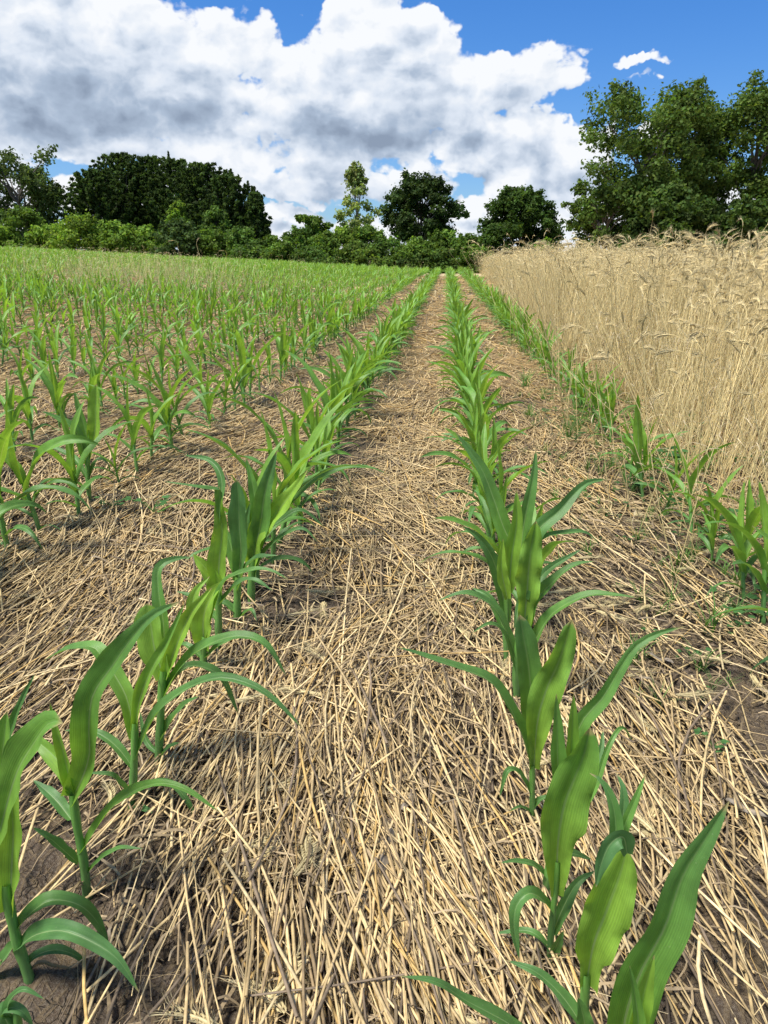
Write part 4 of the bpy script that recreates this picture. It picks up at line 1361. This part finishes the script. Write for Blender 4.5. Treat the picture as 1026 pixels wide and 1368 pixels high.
def clod(px, py, r, label, seed):
    rs = np.random.default_rng(seed)
    d = pixel_point(px, py, 1.0)[0] - np.array([0, 0, CAM_H]); Y = -CAM_H / d[2]
    p, _ = pixel_point(px, py, Y)
    n, m = 10, 14
    th = np.linspace(.02, PI - .02, n)[:, None]; ph = (np.arange(m + 1) / m * 2 * PI)[None]
    d3 = np.stack([np.sin(th) * np.cos(ph), np.sin(th) * np.sin(ph), np.cos(th) * np.ones_like(ph)], -1)
    k = 1 + .5 * vnoise(d3[..., 0] + d3[..., 2], d3[..., 1] - d3[..., 2], 1.7, seed) + .3 * vnoise(d3[..., 0] - d3[..., 2], d3[..., 1], 4, seed + 1)
    V = d3 * k[..., None] * r * np.array([1.1, .9, .65])
    idx = np.arange(n * (m + 1)).reshape(n, m + 1)
    q = np.stack([idx[:-1, :-1], idx[1:, :-1], idx[1:, 1:], idx[:-1, 1:]], -1).reshape(-1, 4)
    o = link('soil_clod', make_mesh('soil_clod', Geo().add(V.reshape(-1, 3), q, np.ones(3)), M_SOIL), loc=(p[0], p[1], float(zt(p[0], p[1])) + r * .3))
    tag(o, label, 'clod', 'soil clods')


clod(190, 1120, .014, 'brown soil clod beside the foot of a left row corn plant', 5)
clod(765, 1270, .016, 'grey brown soil clod at the foot of the curled leaf corn plant', 6)
clod(210, 1250, .012, 'small soil clod on the bare patch at the lower left', 7)
clod(1010, 1170, .015, 'soil clod in bare earth at the lower right edge', 8)
clod(890, 1000, .012, 'small soil clod among straw right of the corn row', 9)


# ------------------------------------------------------------------ trees and bushes
def leaf_cloud(centers, radii, nper, size, color, seed, squash=.85, up=.4, elong=1.5, var=.35, outward=.8):
    """thousands of small leaf faces gathered in clumps"""
    r = np.random.default_rng(seed)
    centers = np.asarray(centers, float); radii = np.asarray(radii, float)
    cid = np.repeat(np.arange(len(centers)), nper)
    n = len(cid)
    d = nrm(r.normal(0, 1, (n, 3)))
    rad = r.random(n) ** .45
    lump = 1 + .35 * np.sin(d[:, 0] * 5 + cid) * np.sin(d[:, 1] * 6 + cid * 2) + .2 * np.sin(d[:, 2] * 9 + cid)
    off = d * (rad * lump * radii[cid])[:, None] * np.array([1, 1, squash])
    P = centers[cid] + off
    nn = nrm(d * outward + r.normal(0, .7, (n, 3)) + np.array([0, 0, up]))
    a = nrm(np.cross(nn, r.normal(0, 1, (n, 3)))); b = np.cross(nn, a)
    s = size * r.uniform(.6, 1.3, n)
    V = np.stack([P - a * (s * elong / 2)[:, None], P + b * (s / 2)[:, None] + nn * (s * .12)[:, None], P + a * (s * elong / 2)[:, None], P - b * (s / 2)[:, None] + nn * (s * .12)[:, None]], 1)
    q = np.arange(n * 4).reshape(n, 4)
    clump_b = r.uniform(1 - var, 1 + var, len(centers))[cid]
    C = np.asarray(color)[None] * np.array([1.85, 1.65, 1.3]) * (clump_b * r.uniform(.75, 1.25, n))[:, None]
    C = C * np.stack([r.uniform(.85, 1.2, n), np.ones(n), r.uniform(.8, 1.1, n)], -1)
    return V.reshape(-1, 3), q, np.repeat(C, 4, 0)


def limb_geo(g, p0, p1, r0, r1, r, col, wob=.08, n=6):
    t = np.linspace(0, 1, n)
    L = np.linalg.norm(np.array(p1) - p0)
    P = np.array(p0)[None] * (1 - t[:, None]) + np.array(p1)[None] * t[:, None]
    P[1:-1] += r.normal(0, wob * L * .3, (n - 2, 3))
    P[:, 2] += 0
    g.add(*tubes(P[None], (r0 + (r1 - r0) * t)[None], 7, np.array(col)))
    return P


def tree(name, label, cat, px, Y, top_py, width_px, color, seed, base_py=None, crown_lo=.25, nclump=60, nper=300, size=.17,
         shape='round', group='trees behind the field', trunk_col=(.10, .085, .07), rscale=1.0, lean=0.0, gaps=.0, var=.35, extra=None, elong=1.5, tr=None):
    r = np.random.default_rng(seed)
    top, mp = pixel_point(px, top_py, Y)
    x0 = top[0]; z0 = float(zt(x0, Y)); H = top[2] - z0; Wd = width_px * mp / 2 * (1.0 if shape in ('mound', 'spire') else 1.12)
    root = link(name, None, loc=(x0, Y, z0)); tag(root, label, cat, group)
    cs = []; rs = []
    lo = H * crown_lo
    while len(cs) < nclump:
        u = r.random(); a = r.random() * 2 * PI; k = r.random() ** .38
        if shape == 'round':
            prof = math.sqrt(max(0, 1 - ((u - .45) / .58) ** 2))
        elif shape == 'spire':
            prof = min(1, (1 - u) * 1.5 + .08) ** .8 * (.7 + .3 * min(1, u * 5))
        elif shape == 'oak':
            prof = math.sqrt(max(0, 1 - ((u - .55) / .62) ** 2)) * (.88 + .12 * math.sin(a * 3 + seed) * math.sin(u * 9 + seed))
        elif shape == 'mound':
            prof = math.sqrt(max(0, 1 - u ** 2.2))
        elif shape == 'pine':
            prof = (1 - .9 * u ** 2.4) * (.85 + .15 * math.sin(u * 30 + seed))
        crr = (.16 + .10 * r.random()) * Wd * rscale
        if shape == 'spire': crr *= 1.5
        rr = max(0, prof * Wd - crr * .25)
        z = lo + u * (H - lo - crr * .7)
        c = np.array([math.cos(a) * rr * k, math.sin(a) * rr * k * .8, z])
        if gaps and r.random() < gaps and k < .75: continue
        c[0] += lean * z
        cs.append(c); rs.append(crr)
    if shape == 'pine':
        cs = []; rs = []
        z = lo + .2; rot = 0
        while z < H - .1:
            u = (z - lo) / (H - lo)
            bl = Wd * (1 - .88 * u ** 2.1) * min(1, .55 + u * 2.5)
            for b in range(7):
                a = rot + b * .9 + r.normal(0, .15); L = bl * r.uniform(.72, 1.12)
                nb = max(3, int(L / .42))
                for j in range(nb):
                    f = .25 + .75 * (j + 1) / nb
                    cs.append([math.cos(a) * L * f, math.sin(a) * L * f * .85, z + L * (.10 * f + .42 * f ** 3) + r.normal(0, .05)]); rs.append(.36 * (1.2 - .78 * f) * r.uniform(.8, 1.2))
            rot += .5; z += r.uniform(.36, .5)
        for j in range(7):
            cs.append([0, 0, H - .12 * j]); rs.append(.06 + .035 * j)
        keep = np.array(cs)[:, 2] < H + .05
        cs = list(np.array(cs)[keep]); rs = list(np.array(rs)[keep])
        nper = max(16, int(30000 * (.4 if width_px < 50 else 1) / len(cs)))
    cs = np.array(cs); rs = np.array(rs)
    sq = .62 if shape in ('pine',) else .8
    g = Geo(); g.add(*leaf_cloud(cs, rs, nper, size, color, seed + 1, squash=sq, elong=elong, var=var))
    if shape == 'pine':
        m = 22
        tipc = []
        for i in range(m):
            base = np.array(cs[r.integers(int(len(cs) * .4), len(cs))])
            for j in range(4):
                tipc.append(base + np.array([0, 0, .2 * j]))
        g.add(*leaf_cloud(tipc, np.tile([.17, .13, .09, .05], m), 34, size * .7, color, seed + 5, squash=1.6, elong=2.6))
    # loose outer sprays
    k = nclump if shape != 'pine' else 70
    pick = r.integers(0, len(cs), k)
    mid = np.array([0, 0, lo + (H - lo) * .5])
    outp = cs[pick] + nrm(cs[pick] - mid) * (rs[pick] * r.uniform(.7, 1.25 if shape != 'pine' else 2.2, k))[:, None]
    outp[:, 2] = np.clip(outp[:, 2], .3, H - .1)
    g.add(*leaf_cloud(outp, rs[pick] * .4, max(10, nper // 9), size, color, seed + 2, elong=elong))
    link('crown', make_mesh('crown', g, M_LEAF, False), root)
    tg = Geo()
    tk = tr or max(.06, .028 * H)
    tp = limb_geo(tg, (0, 0, -.3), (lean * H * .7, 0, H * .72), tk, tk * .3, r, trunk_col, .06, 9)
    for i in np.argsort(cs[:, 2])[:: max(1, len(cs) // 26)]:
        c = cs[i]; zz = min(max(c[2] * .55, H * .1), H * .68)
        j = int(np.clip(np.searchsorted(tp[:, 2], zz), 1, 8))
        limb_geo(tg, tp[j], c, tk * .42, tk * .08, r, trunk_col, .10, 5)
    link('trunk', make_mesh('trunk', tg, M_BARK), root)
    return root


DK = (.060, .115, .026); MD = (.090, .165, .034); LT = (.085, .152, .030); PN_ = (.028, .055, .018); POP = (.12, .175, .075)
tree('broadleaf_tree', 'broad open leafy tree at the far left edge behind the bushes', 'tree', 18, 72, 190, 125, (.045, .078, .03), 1, crown_lo=.22, nclump=55, nper=230, shape='oak', gaps=.2, size=.2)
pines = [(124, 228, 72, 104), (158, 206, 76, 128), (196, 210, 78, 122), (232, 214, 75, 112), (268, 219, 73, 122), (303, 236, 70, 96), (340, 259, 69, 40)]
pl = ['leftmost and lowest shouldered pine of the dark clump', 'tallest pine in the left half of the dark clump', 'pine in the middle of the dark clump with a flat top',
      'dark pine just left of the notch in the clump skyline', 'broad dark pine in the right half of the clump', 'lower dark pine sloping down at the right of the clump', 'small narrow pine standing apart at the right end of the clump']
for i, ((px, ty, Y, wd), lb) in enumerate(zip(pines, pl)):
    tree('pine_tree', lb, 'pine tree', px, Y, ty, wd, PN_, 20 + i, crown_lo=.04, nclump=95 if wd > 40 else 40, nper=190, shape='pine', size=.13, elong=2.8, group='dark pines on the left', var=.45)
tree('poplar_tree', 'slender pale poplar with see through crown between the pines and the round trees', 'tree', 475, 70, 217, 62, POP, 41, crown_lo=.30, nclump=52, nper=60, shape='spire', size=.19, trunk_col=(.22, .2, .17), tr=.09, rscale=.8, var=.2)
tree('maple_tree', 'dark rounded tree with sky showing low in its crown, right of the slender poplar', 'tree', 565, 72, 231, 92, (.024, .048, .016), 42, crown_lo=.36, nclump=75, nper=230, shape='round', size=.19)
tree('round_tree', 'full dark green dome shaped tree just left of the rye skyline', 'tree', 697, 66, 251, 96, (.032, .066, .018), 43, crown_lo=.0, nclump=150, nper=210, shape='round', size=.16)
tree('cottonwood_tree', 'tall open crowned tree on the right with its left limb reaching out low', 'tree', 872, 50, 110, 195, (.050, .092, .026), 44, crown_lo=.10, nclump=150, nper=210, shape='oak', size=.15, gaps=.12, rscale=.9, tr=.22)
tree('cottonwood_tree', 'tall tree cut by the right edge with a slanting bare limb', 'tree', 1018, 52, 104, 170, (.052, .095, .026), 45, crown_lo=.08, nclump=130, nper=210, shape='oak', size=.15, gaps=.15, rscale=.9, lean=.03, tr=.22)
tree('cottonwood_tree', 'middle one of the three tall trees at the right, deeper green and close behind', 'tree', 935, 54, 122, 130, (.045, .085, .024), 50, crown_lo=.2, nclump=100, nper=200, shape='oak', size=.15, gaps=.15, tr=.2)
tree('broadleaf_tree', 'dense low green tree filling the gap under the tall right hand trees', 'tree', 905, 47, 243, 150, (.036, .07, .02), 46, crown_lo=.03, nclump=80, nper=230, shape='mound', size=.16)
tree('broadleaf_tree', 'low limb like small tree at the left foot of the tall right trees', 'tree', 815, 49, 235, 105, (.046, .085, .024), 47, crown_lo=.25, nclump=34, nper=150, shape='oak', size=.16, gaps=.3)
tree('broadleaf_tree', 'dense small tree at the right edge under the leaning limb', 'tree', 1000, 46, 262, 120, (.034, .066, .02), 48, crown_lo=.03, nclump=60, nper=220, shape='mound', size=.16)
tree('round_tree', 'small dark tree top peeping above the bushes left of the poplar', 'tree', 416, 69, 281, 44, DK, 49, crown_lo=.3, nclump=36, nper=160, shape='oak', size=.17)

bushes = [(-10, 300, 64, 70, MD, 'bush cut off by the left edge of the picture'), (25, 274, 66, 78, DK, 'dark domed bush below the leafy tree at the far left'), (62, 300, 62, 70, MD, 'mid green bush between the domed bush and the bright one'),
          (100, 284, 60, 92, LT, 'bright yellow green bush at the left, in front of the pines'), (150, 295, 60, 80, (.075, .14, .03), 'bright green bush right of the brightest one'),
          (192, 300, 62, 60, MD, 'small green bush under the pines'), (236, 292, 60, 76, (.034, .066, .026), 'dark feathery bush in front of the middle pines'), (238, 268, 66, 40, MD, 'rounded green bush top high against the pines'),
          (287, 276, 66, 54, (.05, .10, .026), 'vine covered dome bush in front of the right hand pines'), (285, 306, 61, 70, DK, 'low dark bush below the vine covered dome'),
          (322, 303, 61, 80, (.042, .085, .024), 'green spreading bush right of the low dark one'), (362, 314, 60, 70, (.06, .115, .028), 'green bush below the end of the pine clump'),
          (402, 302, 63, 76, (.055, .11, .026), 'broad bush below the small tree top'), (436, 308, 61, 62, DK, 'dark bush left of the poplar foot'), (458, 302, 64, 64, LT, 'yellowish bush at the foot of the poplar'),
          (492, 301, 64, 70, (.07, .13, .03), 'bright mounded bush right of the poplar foot'), (520, 316, 61, 70, (.05, .10, .025), 'mid green bush below the dark rounded tree'), (556, 318, 60, 72, (.06, .115, .027), 'bush in the middle of the hedge'),
          (480, 322, 59, 80, (.055, .10, .026), 'low front bush in the centre of the hedge'), (592, 306, 64, 66, DK, 'dark bush behind the row ends'), (628, 312, 62, 60, DK, 'dark bush at the end of the right corn row'),
          (590, 332, 59.5, 60, (.05, .095, .025), 'low bush closing the middle path'), (420, 328, 59.5, 80, (.045, .09, .024), 'low bush left of the centre of the hedge'), (640, 330, 60, 50, DK, 'low dark bush where the rye begins'),
          (728, 318, 58, 46, (.08, .15, .03), 'small light green bush peeping over the far rye'), (545, 336, 59.3, 60, (.042, .08, .024), 'lowest bush near the far end of the left row'), (335, 326, 59.6, 70, (.045, .09, .025), 'low bush at the back of the left field'),
          (785, 322, 57, 60, MD, 'low bush in front of the right hand trees')]
for i, (px, ty, Y, wd, colr, lb) in enumerate(bushes):
    tree('bush', lb, 'bush', px, Y, ty, wd, colr, 200 + i, crown_lo=.02, nclump=46, nper=150, shape='mound', size=.145, group='bushes along the field edge', tr=.05, rscale=1.15, elong=1.7)
